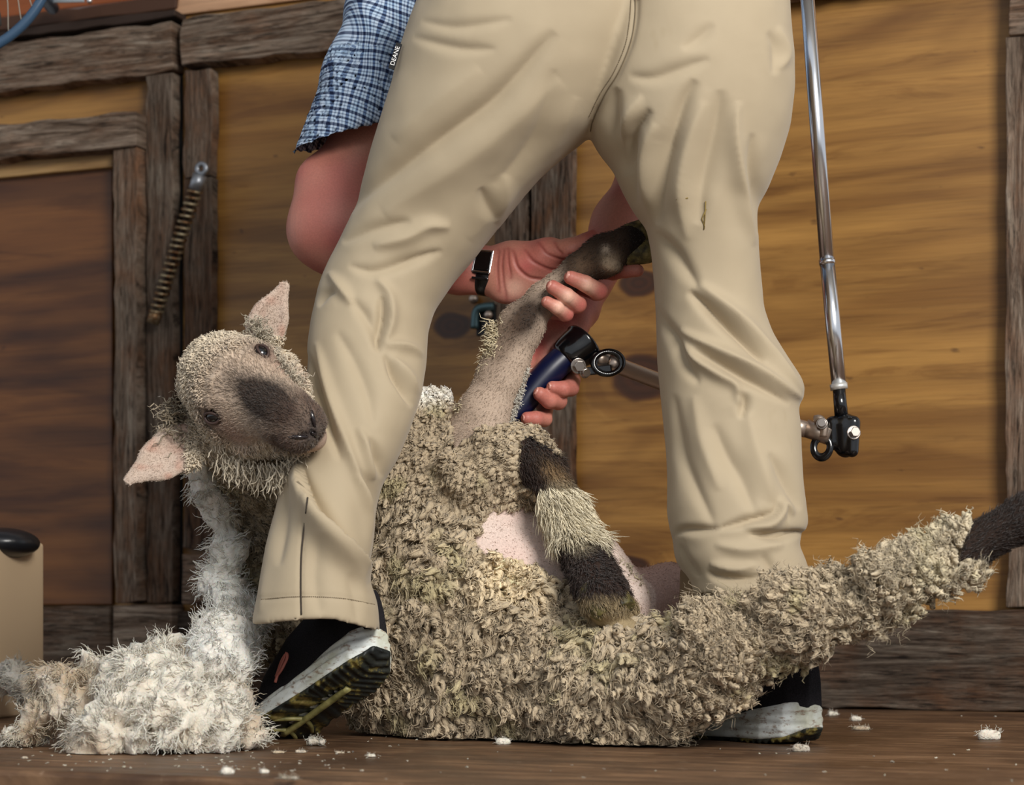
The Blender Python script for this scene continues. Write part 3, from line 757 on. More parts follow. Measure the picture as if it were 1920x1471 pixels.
for X0 in (0,):
    B.D = np.maximum(B.D, 0*B.D-9)
BV, BQ = B.mesh(); del B
BN = vnormals(BV, BQ); px, py = proj(BV)
hand = (px > 850) & (px < 1230) & (py > 400) & (py < 840) & (BV[:, 1] > .12) & (BV[:, 1] < .36)
# creases of palm, wrist, knuckles
disp = np.zeros(len(BV))
CR = [(1.6, 3.2, [(985, 470), (1000, 490), (1030, 505), (1062, 508)]), (2.2, 3.2, [(962, 470), (970, 500), (992, 520), (1022, 524)]), (1.2, 2.6, [(1010, 455), (1025, 475), (1052, 486), (1078, 484)]), (1.2, 2.5, [(1040, 455), (1046, 468), (1055, 476)]),
      (1.2, 2.2, [(945, 468), (941, 495), (944, 530), (950, 560)]), (1.0, 2.0, [(936, 470), (932, 500), (936, 545)]), (1.1, 2.2, [(953, 466), (953, 490), (958, 520)]),
      (1.2, 2.4, [(1066, 476), (1078, 480)]), (.8, 2, [(1040, 524), (1052, 520)])]
for amp, wd, pts in CR:
    idx = np.where(hand & (BN[:, 1] < .1) & (BV[:, 1] < .30) & (py < 600))[0]
    d, _, par = pldist(px[idx], py[idx], [tuple(p) for p in catmull([(a, b, 0) for a, b in pts], 5)[:, :2]]); disp[idx] -= amp*.001*np.exp(-(d/wd)**2)*np.sqrt(np.clip(np.minimum(par, 1-par)*6, 0, 1))
disp += vnoise(BV, .02, 8)*.0006*hand
BV = BV+BN*disp[:, None]
skin = lin(198, 138, 118); redd = lin(184, 104, 94); pale = lin(246, 204, 180)
f = (vnoise(BV, .035, 2)*.5+.5)[:, None]
bc = skin*(1-f)+redd*f
def blob(cx, cy, r, colr, amt, cond=None):
    global bc
    w = np.exp(-(((px-cx)**2+(py-cy)**2)/r**2))*amt
    if cond is not None: w = w*cond
    bc = bc*(1-w[:, None])+np.array(colr)*w[:, None]
for c in [(1105, 540), (1068, 558), (1052, 578)]: blob(c[0], c[1], 16, pale, .75, BV[:, 1] < .21)
for c in [(1128, 548), (1092, 572), (1068, 592), (1110, 440), (985, 500), (1010, 640), (1000, 660)]: blob(c[0], c[1], 16, lin(190, 78, 80), .5)
blob(965, 540, 22, pale, .6); blob(590, 400, 60, lin(168, 92, 86), .35)
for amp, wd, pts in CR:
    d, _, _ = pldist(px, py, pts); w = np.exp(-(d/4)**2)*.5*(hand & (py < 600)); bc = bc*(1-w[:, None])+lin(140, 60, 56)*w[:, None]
SKINM = colmat('skin', rough=.5, spec=.4, nscale=380, namt=.12, bump=.12, bdist=.0006, sss=.12)
body = mesh_obj('body', BV, BQ, SKINM, person, col=bc)
# finger nails
NAILM = newmat('finger_nail', srgb(206, 146, 132), .3)
def nail(c, tipdir, nrm, w, l):
    c = np.asarray(c, float); tipdir = unit(np.asarray(tipdir, float)); nrm = np.asarray(nrm, float); nrm = unit(nrm-tipdir*(nrm@tipdir)); s = np.cross(tipdir, nrm); V = []; Fs = []
    for i in range(7):
        for j in range(7):
            a = i/3-1; b = j/3-1; ll = math.sqrt(max(0, 1-abs(b)**3*.35)) 
            V.append(c+tipdir*a*l*ll+s*b*w+nrm*(.0022-(b*b)*.0034-.0018*a*a))
    for i in range(6):
        for j in range(6): Fs.append([i*7+j, (i+1)*7+j, (i+1)*7+j+1, i*7+j+1])
    o = mesh_obj('finger_nail', V, Fs, NAILM, body); md = o.modifiers.new('s', 'SOLIDIFY'); md.thickness = .0006; return o
def nailp(tip, back, r, nrm=(-.1, -1, .1), w=.0058, l=.0058):
    a = P(*tip); b = P(*back); d = unit(a-b); nail(a-d*.0028+unit(np.array(nrm, float))*(r-.0016), d, nrm, w, l)
nailp((1070, 520, .160), (1098, 532, .168), .0098, (-.45, -1, .25)); nailp((1036, 538, .158), (1062, 554, .166), .0095, (-.45, -1, .25)); nailp((1026, 566, .164), (1044, 576, .170), .0082, (-.45, -1, .25), .005, .005)
nailp((1036, 726, .222), (1055, 729, .232), .0094, (-.5, -1, .3), .005, .005); nailp((1012, 738, .217), (1030, 750, .228), .0100, (-.5, -1, .3)); nailp((988, 784, .222), (1004, 785, .230), .0092, (-.6, -1, .1), .005, .005)

# ================================================================ shirt with its short sleeve
S = Field(axis(-.46, .46, .0065), axis(-.02, .78, .0065), axis(.66, 1.44, .0065))
S.cone(pel+[0, .02, .02], che, .15, .17, .05); S.cone(sL, sR, .085, .085, .06); S.cone(che, che+[0, .11, .03], .14, .075, .05)
cuffp = P(652, 292, .30); ax_ = unit(cuffp-sL)
S.cone(sL, cuffp+ax_*.04, .085, .076, .04); S.cone(sR, P(1255, 250, .40), .08, .068, .04)
X = S.a[0][:, None, None]; Y = S.a[1][None, :, None]; Z = S.a[2][None, None, :]
# the sleeve ends in a slanting open hem
cutn = unit(np.array([.30, .15, -1.0])); cc = P(640, 262, .30)
side = (X-cc[0])*cutn[0]+(Y-cc[1])*cutn[1]+(Z-cc[2])*cutn[2]
nearL = (X < -.05)
dS = S.D.copy(); tS = (X*0+Y*0+Z) < cc[2]+.13
shell = np.maximum(dS, -(dS+.008))
S.D = np.where(nearL & tS, np.maximum(shell, side), dS).astype(F32)
SV, SQ = S.mesh(); SV = relax(SV, SQ, 2); SN = vnormals(SV, SQ)
rel = SV-cc; along = rel@ax_
fold = np.sin(((rel@np.array([1.0, .2, .35]))*75)+vnoise(SV, .06, 3)*2.2)*.0028*np.clip((-along)*10+.4, 0, 1.0)*(SV[:, 0] < .0)
fold += vnoise(SV, .05, 6)*.004
SV = SV+SN*fold[:, None]
sx = unit(np.cross(ax_, [0, 1, 0])); sx = sx if sx[0] > 0 else -sx
ang = np.arctan2(rel@unit(np.cross(sx, ax_)), rel@sx-.0)
uvw = np.stack([rel@sx+fold*2+vnoise(SV, .06, 3)*.004+SV[:, 1]*.6, along+vnoise(SV, .08, 4)*.006+SV[:, 1]*.25, SV[:, 1]], 1)
m = newmat('checked_shirt_cotton', rough=.85, spec=.2); t = NT(m)
at = t.n('ShaderNodeAttribute', attribute_name='uvw').outputs['Vector']; sp = t.n('ShaderNodeSeparateXYZ', {0: at})
def stripes(s, per):
    f = t.math('FRACT', t.math('MULTIPLY', s, 1/per))
    navy = t.ramp(f, [(0, (0, 0, 0, 1)), (.04, (1, 1, 1, 1)), (.20, (1, 1, 1, 1)), (.24, (0, 0, 0, 1)), (.34, (0, 0, 0, 1)), (.36, (.55,)*3+(1,)), (.42, (.55,)*3+(1,)), (.44, (0, 0, 0, 1)), (.54, (0, 0, 0, 1)), (.57, (.9,)*3+(1,)), (.67, (.9,)*3+(1,)), (.70, (0, 0, 0, 1)), (.80, (0, 0, 0, 1)), (.82, (.5,)*3+(1,)), (.87, (.5,)*3+(1,)), (.89, (0, 0, 0, 1))])
    return navy
a = stripes(sp.outputs[0], .0245); b = stripes(sp.outputs[1], .0235)
base = t.mix(srgb(206, 214, 228), srgb(150, 186, 214), t.noise(at, 60, 2))
c = t.mix(base, srgb(44, 78, 128), t.math('MULTIPLY', a, .78)); c = t.mix(c, srgb(16, 34, 74), t.math('MULTIPLY', b, .80))
c = t.mix(c, srgb(10, 18, 46), t.math('MULTIPLY', t.math('MULTIPLY', a, b), .85))
t.out(Base_Color=c, Normal=t.bump(t.noise(t.mapping(), 500, 2), .3, .0006))
shirt = mesh_obj('shirt', SV, SQ, m, person, uvw=uvw)

# ================================================================ wristwatch
wc = P(914, 508, .270); wa = unit(P(940, 509, .262)-P(890, 504, .272)); wn = unit(np.array([.05, -1, .12])); wn = unit(wn-wa*(wn@wa)); ws = np.cross(wa, wn)
ws = ws if ws[2] > 0 else -ws
def band(r1, r2, h, mat, name, parent, a0=0, a1=2*math.pi, N=56, c=wc, bulge=0.0):
    V = []; Fs = []
    pr = [(-h, 0), (-h*.9, .0016), (0, .0022+bulge), (h*.9, .0016), (h, 0)]
    for i in range(N+1):
        a = a0+(a1-a0)*i/N
        for (x, e) in pr: V.append(c+wa*x+ws*(r1+e)*math.cos(a)+wn*(r2+e)*math.sin(a))
    k = len(pr)
    for i in range(N):
        for j in range(k-1): Fs.append([i*k+j, (i+1)*k+j, (i+1)*k+j+1, i*k+j+1])
    o = mesh_obj(name, V, Fs, mat, parent); md = o.modifiers.new('s', 'SOLIDIFY'); md.thickness = .0024; md.offset = -1; return o
BLK = newmat('black_strap_rubber', srgb(14, 15, 18), .28, spec=.6)
watch = band(.0345, .0275, .0115, BLK, 'wristwatch', person); watch['label'] = 'black wristwatch with steel buckle frame'
ch = newmat('polished_steel', srgb(210, 212, 216), .15, 1.0)
bc0 = wc+wn*.0305+ws*.004
L = []
for s_, w_ in ((.0155, 1), (-.0155, 1)):
    L.append(boxm(bc0+ws*s_, wa, ws, wn, .0135, .0013, .0016))
for s_ in (-1, 1): L.append(boxm(bc0+wa*s_*.0125, wa, ws, wn, .0013, .0165, .0016))
v, f = mjoin(L); bevel(mesh_obj('buckle_frame', v, f, ch, watch, smooth=False), .0008)
v, f = boxm(bc0+wn*.0002, wa, ws, wn, .0112, .0138, .0026); bevel(mesh_obj('clasp_plate', v, f, newmat('black_gloss', srgb(8, 9, 12), .08, spec=.8), watch, smooth=False), .002, 3)
for k in (-1, 1):
    v, f = boxm(wc+wn*.0283-ws*(.017+.0)+ws*0+wa*0-ws*(.004*k), wa, ws, wn, .0122, .0014, .0030); bevel(mesh_obj('strap_loop', v, f, BLK, watch, smooth=False), .0008)
# ================================================================ the sheep
sheep = thing('sheep', 'half shorn sheep sitting on its rump, one foreleg held up', 'sheep', (.02, .22, 0))
HF = unit(np.array([.574, -.74, -.34])); HR = np.array([.65, 0, .76]); HR = unit(HR-HF*(HR@HF)); HU = np.cross(HR, HF)
if HU[0] > 0: HU = -HU
HC = P(437, 722, .0)
def H(x, y, z): return HC+HR*x+HF*y+HU*z
xs = axis(-.64, .76, .005, (-.53, -.22, .002)); ys = axis(-.30, .52, .005, (-.20, .11, .0022)); zs = axis(.0, .72, .005, (.29, .62, .002))
G = Field(xs, ys, zs)
def sc(a, b, ra, rb, k=.03, flat=None, cut=False): G.cone(P(*a), P(*b), ra, rb, k, flat, cut)
# trunk
sc((905, 1150, .26), (960, 1200, .25), .180, .172, .06); sc((840, 960, .28), (900, 1120, .27), .118, .165, .06)
sc((790, 860, .28), (850, 960, .28), .078, .108, .05); sc((1010, 1250, .22), (1080, 1280, .20), .150, .125, .06)
sc((790, 1240, .26), (900, 1260, .24), .115, .15, .06)
sc((1130, 1180, .20), (1080, 1120, .25), .055, .07, .05)
# neck and shoulder behind the man's leg
sc((820, 880, .28), (620, 880, .27), .085, .075, .05); sc((620, 880, .27), (500, 850, .15), .072, .058, .05); sc((500, 850, .15), (430, 770, .07), .055, .05, .05)
sc((525, 900, .23), (510, 1040, .27), .052, .050, .05); sc((505, 1040, .27), (510, 1150, .27), .050, .050, .05); sc((620, 1130, .29), (800, 1150, .28), .07, .13, .06)
# woolly upper part of the hanging foreleg
sc((830, 930, .22), (905, 880, .165), .070, .052, .04); sc((905, 880, .165), (968, 856, .13), .046, .032, .03); sc((905, 905, .165), (955, 905, .15), .045, .03, .03)
# hanging foreleg
sc((968, 850, .13), (1012, 872, .115), .031, .029, .02); sc((1012, 872, .115), (1045, 930, .10), .029, .0235, .015)
sc((1045, 930, .10), (1082, 1020, .075), .0235, .0230, .01); sc((1082, 1020, .07), (1116, 1092, .015), .0245, .027, .01); sc((1116, 1092, .015), (1132, 1120, -.012), .028, .030, .01)
# held, shorn foreleg
sc((890, 830, .22), (908, 780, .20), .046, .036, .03); sc((908, 780, .20), (942, 700, .20), .034, .0305, .02); sc((942, 700, .20), (975, 615, .20), .0305, .0300, .02)
sc((975, 615, .20), (1015, 562, .20), .029, .0215, .015); sc((1015, 562, .20), (1085, 505, .20), .0205, .020, .01)
sc((1085, 505, .20), (1130, 480, .20), .0215, .0280, .01); sc((1130, 480, .20), (1180, 456, .20), .0275, .0250, .01); sc((1140, 492, .178), (1156, 500, .176), .013, .009, .006); sc((1138, 462, .176), (1134, 476, .174), .0048, .0032, .003)
# hind leg stretched out to the right
sc((1080, 1275, .12), (1190, 1290, .03), .112, .078, .05); sc((1190, 1290, .03), (1330, 1236, -.06), .078, .050, .04)
sc((1330, 1236, -.06), (1500, 1158, -.12), .050, .036, .03); sc((1500, 1158, -.12), (1660, 1102, -.16), .036, .029, .02)
sc((1660, 1098, -.16), (1800, 1036, -.18), .031, .026, .02); sc((1800, 1036, -.18), (1925, 968, -.20), .024, .024, .015); sc((1925, 968, -.20), (1990, 930, -.21), .025, .022, .01)
# shorn flank and far hind leg
sc((1000, 1030, .20), (1100, 1070, .18), .050, .052, .03); sc((1100, 1070, .18), (1175, 1120, .14), .048, .030, .03)
sc((1150, 1130, .20), (1255, 1105, .215), .042, .034, .03); sc((1255, 1105, .215), (1340, 1110, .24), .034, .028, .02)
# head
def hc(a, b, ra, rb, k=.015, flat=None, cut=False): G.cone(H(*a), H(*b), ra, rb, k, flat, cut)
hc((0, -.026, -.006), (0, .02, .0), .055, .057, .02); hc((0, -.008, .020), (0, .022, .018), .042, .036, .025)
hc((0, .03, -.008), (0, .115, -.018), .050, .036, .02); hc((0, .115, -.018), (0, .142, -.026), .035, .029, .012)
hc((0, -.02, -.055), (0, .06, -.058), .050, .036, .025); hc((0, .06, -.058), (0, .128, -.052), .032, .020, .015)
for s in (-1, 1):
    hc((s*.034, -.01, -.035), (s*.028, .045, -.035), .040, .030, .02)
    hc((s*.036, .002, .010), (s*.037, .028, .008), .024, .0255, .012)
    hc((s*.040, .03, -.008), (s*.020, .09, -.012), .014, .014, .015)
    hc((s*.050, .005, -.022), (s*.036, .045, -.026), .012, .010, .012)
    G.ball(H(s*.037+s*.66*.0300, .028+.53*.0300, .008+.53*.0300), .0125, .006, cut=True)
    hc((s*.010, .167, -.022), (s*.022, .158, -.010), .0055, .0040, .004, cut=True)
    hc((s*.012, .146, -.030), (s*.016, .148, -.022), .019, .016, .010)
hc((0, .170, -.026), (0, .160, -.045), .0028, .0028, .004, cut=True)
hc((0, .128, -.056), (0, .140, -.054), .020, .016, .008)
hc((-.022, .135, -.0475), (.022, .135, -.0475), .0028, .0028, .004, cut=True); hc((-.026, .11, -.046), (-.024, .14, -.0475), .0025, .0025, .004, cut=True); hc((.026, .11, -.046), (.024, .14, -.0475), .0025, .0025, .004, cut=True)
# ears: leaf shapes hollowed on the side facing the front
def ear(base, mid, tip, w, cupdir):
    ax1 = unit(mid-base); n = unit(cupdir-ax1*(cupdir@ax1))
    G.cone(base, base+(mid-base)*.55, .016, w, .012, (n, .36)); G.cone(base+(mid-base)*.5, mid, w, w*.92, .012, (n, .30)); G.cone(mid, tip, w*.92, .0085, .008, (n, .26))
    G.cone(base+(mid-base)*.5+n*.0072, mid+n*.0066, w*.66, w*.66, .004, (n, .32), cut=True); G.cone(mid+n*.0066, tip*.8+mid*.2+n*.004, w*.62, .006, .004, (n, .30), cut=True)
ear1 = (P(487, 640, .03), P(508, 590, .02), P(532, 538, .015)); ear2 = (P(372, 812, .03), P(300, 862, .01), P(243, 898, .0))
ear(*ear1, .0245, np.array([.35, -1, -.1])); ear(*ear2, .0300, np.array([.1, -1, .25]))
# stand on the boards
Zg = G.a[2][None, None, :]; G.D = np.maximum(G.D, (F32(.006)-Zg)).astype(F32)
GV, GQ = G.mesh(); del G
GN = vnormals(GV, GQ); px, py = proj(GV)
# ---- regions
rel = GV-HC; hx, hy, hz = rel@HR, rel@HF, rel@HU
d_ear1 = np.minimum(pldist(GV[:, 0]*1450, GV[:, 2]*1450, [(e[0]*1450, e[2]*1450) for e in ear1])[0], 1e9); d_ear2 = pldist(GV[:, 0]*1450, GV[:, 2]*1450, [(e[0]*1450, e[2]*1450) for e in ear2])[0]
isear = ((d_ear1 < 40) & (py < 630) | (d_ear2 < 46) & (px < 352)) & (GV[:, 1] < .07)
headz = (np.sqrt(hx**2+(np.clip(hy, -1, 1)*.8)**2+hz**2) < .155) & (hy > -.10) & (GV[:, 1] < .095) & (px < 640) & (py < 905)
headz &= ~((hz < -.085) & (hy < .0))
def poly(p, cond=None):
    m = pip(px, py, p); return m & cond if cond is not None else m
held = poly([(850, 850), (838, 745), (868, 735), (900, 640), (985, 520), (1130, 400), (1260, 400), (1260, 520), (1060, 600), (1000, 700), (938, 842), (905, 850), (880, 838)], GV[:, 1] > .13) & (GV[:, 1] < .30)
hang = poly([(968, 826), (995, 815), (1060, 860), (1130, 1000), (1200, 1140), (1190, 1175), (1090, 1175), (1030, 1000), (1000, 920), (975, 905), (968, 870)], GV[:, 1] < .155)
hang &= ~(poly([(968, 826), (1000, 826), (975, 905), (960, 905)]) & (px < 972))
flank = poly([(925, 945), (985, 950), (1070, 975), (1170, 1005), (1240, 1080), (1430, 1040), (1430, 1150), (1215, 1160), (1150, 1172), (1100, 1160), (1060, 1105), (1000, 1060), (905, 1038), (888, 1012)], (GV[:, 1] > .03)) & ~hang
far = (px > 1180) & (GV[:, 1] > .17) & (py < 1150)
hock = (px > 1815+ (py-985)*-.35) & (py < 1060)
bare = isear | headz | held | hang | flank | far | hock
# ---- colours of hide and hair
wool = lin(150, 134, 106); n1 = vnoise(GV, .05, 11)[:, None]*.5+.5
col = wool*(1-.25*n1)+lin(120, 108, 84)*.25*n1
def put(m, c, a=1.0):
    w = (m*1.0*a)[:, None] if m.dtype == bool else (m*a)[:, None]
    global col; col = col*(1-w)+np.asarray(c)*w
put(flank, lin(228, 210, 198)); put(flank, lin(212, 176, 168), (vnoise(GV, .05, 3)*.5+.5)*flank*.55); put(far, lin(196, 168, 158))
put(held, lin(184, 164, 146)); 
def g(cx, cy, r, asp=1.0, ang=0):
    c, s = math.cos(ang), math.sin(ang); dx, dy = px-cx, py-cy; return np.exp(-(((dx*c+dy*s)/(r*asp))**2+((-dx*s+dy*c)/r)**2))
put(held*np.clip(g(985, 595, 26, 1.7, -.95)*1.5, 0, 1), lin(60, 48, 40)); put(held*np.clip(g(945, 640, 18, 2.6, -1.2), 0, .6), lin(96, 76, 62))
put(held*np.clip((px-1035)/30, 0, 1)*np.clip((560-py)/30, 0, 1), lin(74, 60, 50)); put(held*np.clip(g(1146, 492, 16)*1.4, 0, .9), lin(196, 176, 150)); put(held*np.clip(g(1136, 468, 7)*1.4, 0, .9), lin(206, 190, 170)); put(held*g(1095, 498, 22), lin(118, 96, 76), .8); put(held*np.clip((px-1160)/26, 0, 1)*(py < 500), lin(34, 28, 24))
put(hang, lin(54, 40, 34)); put(hang*np.clip(g(1042, 890, 16, 2, .8)*1.2, 0, 1), lin(140, 114, 82)); put(hang*np.clip(g(1068, 968, 34, 1.9, 1.15)*2.0-.3, 0, 1), lin(196, 182, 152)); put(hang*np.clip((py-1112)/10, 0, 1), lin(158, 140, 108))
put(hock, lin(46, 34, 28))
# face
face = headz & ~isear
put(face, lin(226, 212, 190))
fn = vnoise(GV, .012, 5)*.5+.5
put(face*np.clip((hy+.0)/.05, 0, 1)*np.clip((hz+.04)/.02, 0, 1)*.6, lin(176, 148, 130))
for s in (-1, 1):
    e = np.exp(-(((hx-s*.052)**2+(hy-.039)**2+(hz-.019)**2)/.018**2)); put(face*np.clip(e*1.5, 0, 1), lin(92, 68, 58), .8)
    e = np.exp(-(((hx-s*.040)**2+(hy-.055)**2+(hz+.014)**2)/.020**2)); put(face*e, lin(176, 132, 120), .7)
dk = np.exp(-((hx/.025)**2+((hy-.114)/.048)**2)); dk = dk*np.clip((hz+.035)/.02, 0, 1); put(face*np.clip(dk*2.2-.1, 0, 1), lin(44, 33, 28), .96)
dk = np.exp(-(((hy-.145)/.028)**2+((hz+.030)/.03)**2)); put(face*np.clip(dk*1.8, 0, 1)*(hy > .09), lin(88, 68, 58), .9)
put(face*np.exp(-(((hy-.168)/.012)**2+(hx/.02)**2+((hz+.028)/.016)**2)), lin(40, 34, 36), .9)
put(face*np.clip((hy-.11)/.02, 0, 1)*np.clip((-.046-hz)/.01, 0, 1), lin(176, 152, 136), .9)
mw = np.exp(-((hz+.0475)/.003)**2)*(hy > .09); put(face*mw, lin(46, 32, 30), .9)
put(face*np.clip((-.03-hz)/.02, 0, 1)*(hy < .10), lin(228, 216, 196), .9)
put(isear, lin(206, 192, 176)); ein = isear & (GN[:, 1] < -.3); put(ein, lin(198, 176, 160), .8); put(ein*np.clip(vnoise(GV*np.array([1, .4, 1]), .012, 9)*1.3, 0, 1), lin(186, 132, 112), .5)
rim = isear & (np.abs(GN[:, 1]) < .45); put(rim, lin(196, 182, 166), .8)
# gentle relief
woolly = ~bare
disp = np.where(woolly, vnoise(GV, .040, 1)*.010+vnoise(GV, .018, 2)*.008-.003, 0)
lowz = np.clip((py-990)/80, 0, 1); disp += np.where(woolly, lowz*(.42-np.abs(vnoise(GV*np.array([1, 1, .5]), .019, 61))-.5*np.abs(vnoise(GV*np.array([1, 1, .7]), .010, 62)))*.020, 0)
eyed = np.minimum(np.linalg.norm(GV-H(.0486, .0373, .0173), axis=1), np.linalg.norm(GV-H(-.0486, .0373, .0173), axis=1)); eyek = np.clip((eyed-.014)/.006, 0, 1)
disp += np.where(face & (hz > -.02) & (hy < .045) & (np.abs(hx) < .05), vnoise(rel@np.stack([HR*1.0, HF*2.2, HU], 1), .016, 4)*.0028+.002, 0)
disp += np.where(face & (hz < -.03) & (hy < .10), vnoise(GV, .018, 7)*.0035+.001, 0)
disp += np.where(isear, vnoise(GV, .02, 12)*.0004, 0)
disp += np.where(flank | held, vnoise(GV, .02, 13)*.0012, 0)
disp *= eyek
GV = GV+GN*disp[:, None]
HIDE = colmat('sheep_hide', rough=.85, spec=.2, nscale=500, namt=.22, bump=.5, bdist=.0015)
sbody = mesh_obj('body', GV, GQ, HIDE, sheep, col=col)
# eyes
EYE = newmat('dark_eye', srgb(8, 6, 8), .04, spec=1.0)
LID = newmat('eye_lid', srgb(64, 46, 40), .5)
def sphere(c, r, n=20):
    V = []; Fs = []
    for i in range(n+1):
        for j in range(2*n):
            a = math.pi*i/n; b = math.pi*j/n; V.append(c+r*np.array([math.sin(a)*math.cos(b), math.sin(a)*math.sin(b), math.cos(a)]))
    for i in range(n):
        for j in range(2*n): Fs.append([i*2*n+j, (i+1)*2*n+j, (i+1)*2*n+(j+1) % (2*n), i*2*n+(j+1) % (2*n)])
    return np.array(V), Fs
for s in (-1, 1):
    c = H(s*.037+s*.66*.0178, .028+.53*.0178, .008+.53*.0178); v, f = sphere(c, .0108); e = mesh_obj('eye', v, f, EYE, sbody)
    n = unit(HR*s*.66+HF*.53+HU*.53); a1 = unit(HF-n*(HF@n)); a2 = np.cross(n, a1); L = []
    for sg in (-1, 1):
        pts = [c+n*.0062+a1*math.cos(t)*.0105+a2*sg*math.sin(t)*.0072+n*math.sin(t)*.003 for t in np.linspace(0, math.pi, 12)]
        L.append(tube(pts, .0020, 8))
    v, f = mjoin(L); mesh_obj('eyelids', v, f, LID, sbody)
# wet nostrils and the split between them
NOSE = newmat('wet_nose', srgb(34, 28, 30), .15, spec=.7); L = []
for s in (-1, 1): L.append(tube(catmull([H(s*.0075, .1685, -.027), H(s*.014, .1665, -.0185), H(s*.0215, .158, -.0125), H(s*.0235, .153, -.0175)], 5), np.concatenate([np.linspace(.0014, .0036, 8), np.linspace(.0034, .0012, 8)]), 10))
L.append(tube(catmull([H(0, .1705, -.026), H(0, .1700, -.034), H(0, .1640, -.042)], 5), .0016, 8)); v, f = mjoin(L); mesh_obj('nose', v, f, NOSE, sbody)
# hooves
HOOF = newmat('hoof_horn', rough=.6); t = NT(HOOF); nz = t.noise(t.mapping(), 90, 4); t.out(Base_Color=t.ramp(nz, [(.35, srgb(42, 38, 22)), (.55, srgb(104, 96, 52)), (.7, srgb(150, 134, 92))]), Normal=t.bump(nz, .6, .002))
def hoof(a, b, ra, rb, side, mat=HOOF):
    a, b = np.asarray(a), np.asarray(b); side = unit(side); lo = np.minimum(a, b)-.05; hi = np.maximum(a, b)+.05
    h = Field(axis(lo[0], hi[0], .0016), axis(lo[1], hi[1], .0016), axis(lo[2], hi[2], .0016))
    for s in (-1, 1): h.cone(a+side*s*ra*.45, b+side*s*rb*.5, ra*.62, rb*.52, .002)
    ax0 = unit(b-a); X, Y, Z = h.a[0][:, None, None], h.a[1][None, :, None], h.a[2][None, None, :]
    e = (X-b[0])*ax0[0]+(Y-b[1])*ax0[1]+(Z-b[2])*ax0[2]; h.D = np.maximum(h.D, e-.004).astype(F32)
    V, Q = h.mesh(); N = vnormals(V, Q); V = V+N*(vnoise(V, .008, 4)*.0008)[:, None]
    return mesh_obj('hoof', V, Q, mat, sheep)
hoof(P(1134, 1116, -.012), P(1150, 1144, -.022), .031, .034, np.array([1, .1, -.25]))
hoof(P(1180, 458, .20), P(1214, 450, .20), .028, .033, np.array([.1, .2, 1]), HOOF)
hoof(P(1985, 932, -.21), P(2040, 905, -.21), .026, .026, np.array([.1, .2, 1]))

# ================================================================ fleece: locks of wool
px, py = proj(GV); GN = vnormals(GV, GQ)
front = np.clip(.35-GN[:, 1], 0, 1)+.10
wt = np.where(woolly, front, 0)
wt = wt*np.where((px > 1085) & (px < 1192) & (py > 1105) & (py < 1160), 0, 1)
wt = wt*np.where(GV[:, 2] < .012, .2, 1)*np.where((px > 1930), 0, 1)
legd = np.stack([np.ones(len(px))*0, 0*px, 0*px], 1)
def lock_set(n, w, Lr, rr, nstr, spread, wave, seed, colr, droop=.5, up=.35, core=True, K=6, tipcol=1.12):
    q, W = sample(GV, GQ, n, w); R = wsum(GV, q, W); N = unit(wsum(GN, q, W)); lx, ly = proj(R)
    fieldv = nvec(R, .09, 31)*.8; 
    down = np.tile(np.array([0., 0, -1.]), (n, 1))
    # hind leg: locks sweep up and back along the leg; chest: towards the left leg
    leg = np.clip((lx-1150)/150, 0, 1)[:, None]
    comb = down*(1-leg)+np.array([-.35, -.2, .35])*leg
    chest = np.clip((1000-ly)/150, 0, 1)[:, None]*(lx < 1050)[:, None]
    comb = comb*(1-chest)+np.array([-.6, -.1, -.6])*chest
    comb = comb+fieldv; comb = comb-N*(comb*N).sum(1)[:, None]; comb = unit(comb)
    d0 = unit(N*1.0+comb*.35+nvec(R, .02, 44)*.35); d1 = unit(N*up+comb*1.0+rng.normal(size=R.shape)*.28+down*droop*.4)
    L = rng.uniform(*Lr, n); r = rng.uniform(*rr, n)
    cl = colr(R, lx, ly, n); out = []
    if core:
        v, Q, tt, own = strands(R-N*.003, d0, d1, L, r, K=K, M=5, wave=wave*.6, freq=1.3, tip=.28, flat=.8)
        # colour only: lighter towards the tip, with fine random tone
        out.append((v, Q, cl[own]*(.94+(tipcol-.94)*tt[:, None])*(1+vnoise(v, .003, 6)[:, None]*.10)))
    if nstr:
        rep = np.repeat(np.arange(n), nstr); off = rng.normal(size=(len(rep), 3)); off = off-N[rep]*(off*N[rep]).sum(1)[:, None]; off = unit(off)*rng.uniform(.5, 1.0, (len(rep), 1))
        ao = off*(r[rep]*spread)[:, None]; to_ = off*(r[rep]*spread*.45)[:, None]
        v, Q, tt, own = strands(R[rep]-N[rep]*.002, d0[rep], unit(d1[rep]+rng.normal(size=(len(rep), 3))*.14), L[rep]*rng.uniform(.8, 1.25, len(rep)), r[rep]*rng.uniform(.16, .30, len(rep)), K=K+1, M=3, wave=wave, freq=2.0, tip=.2, axisoff=ao, tipoff=to_)
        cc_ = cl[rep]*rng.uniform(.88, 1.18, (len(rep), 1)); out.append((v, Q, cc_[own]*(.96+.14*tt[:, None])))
    return out
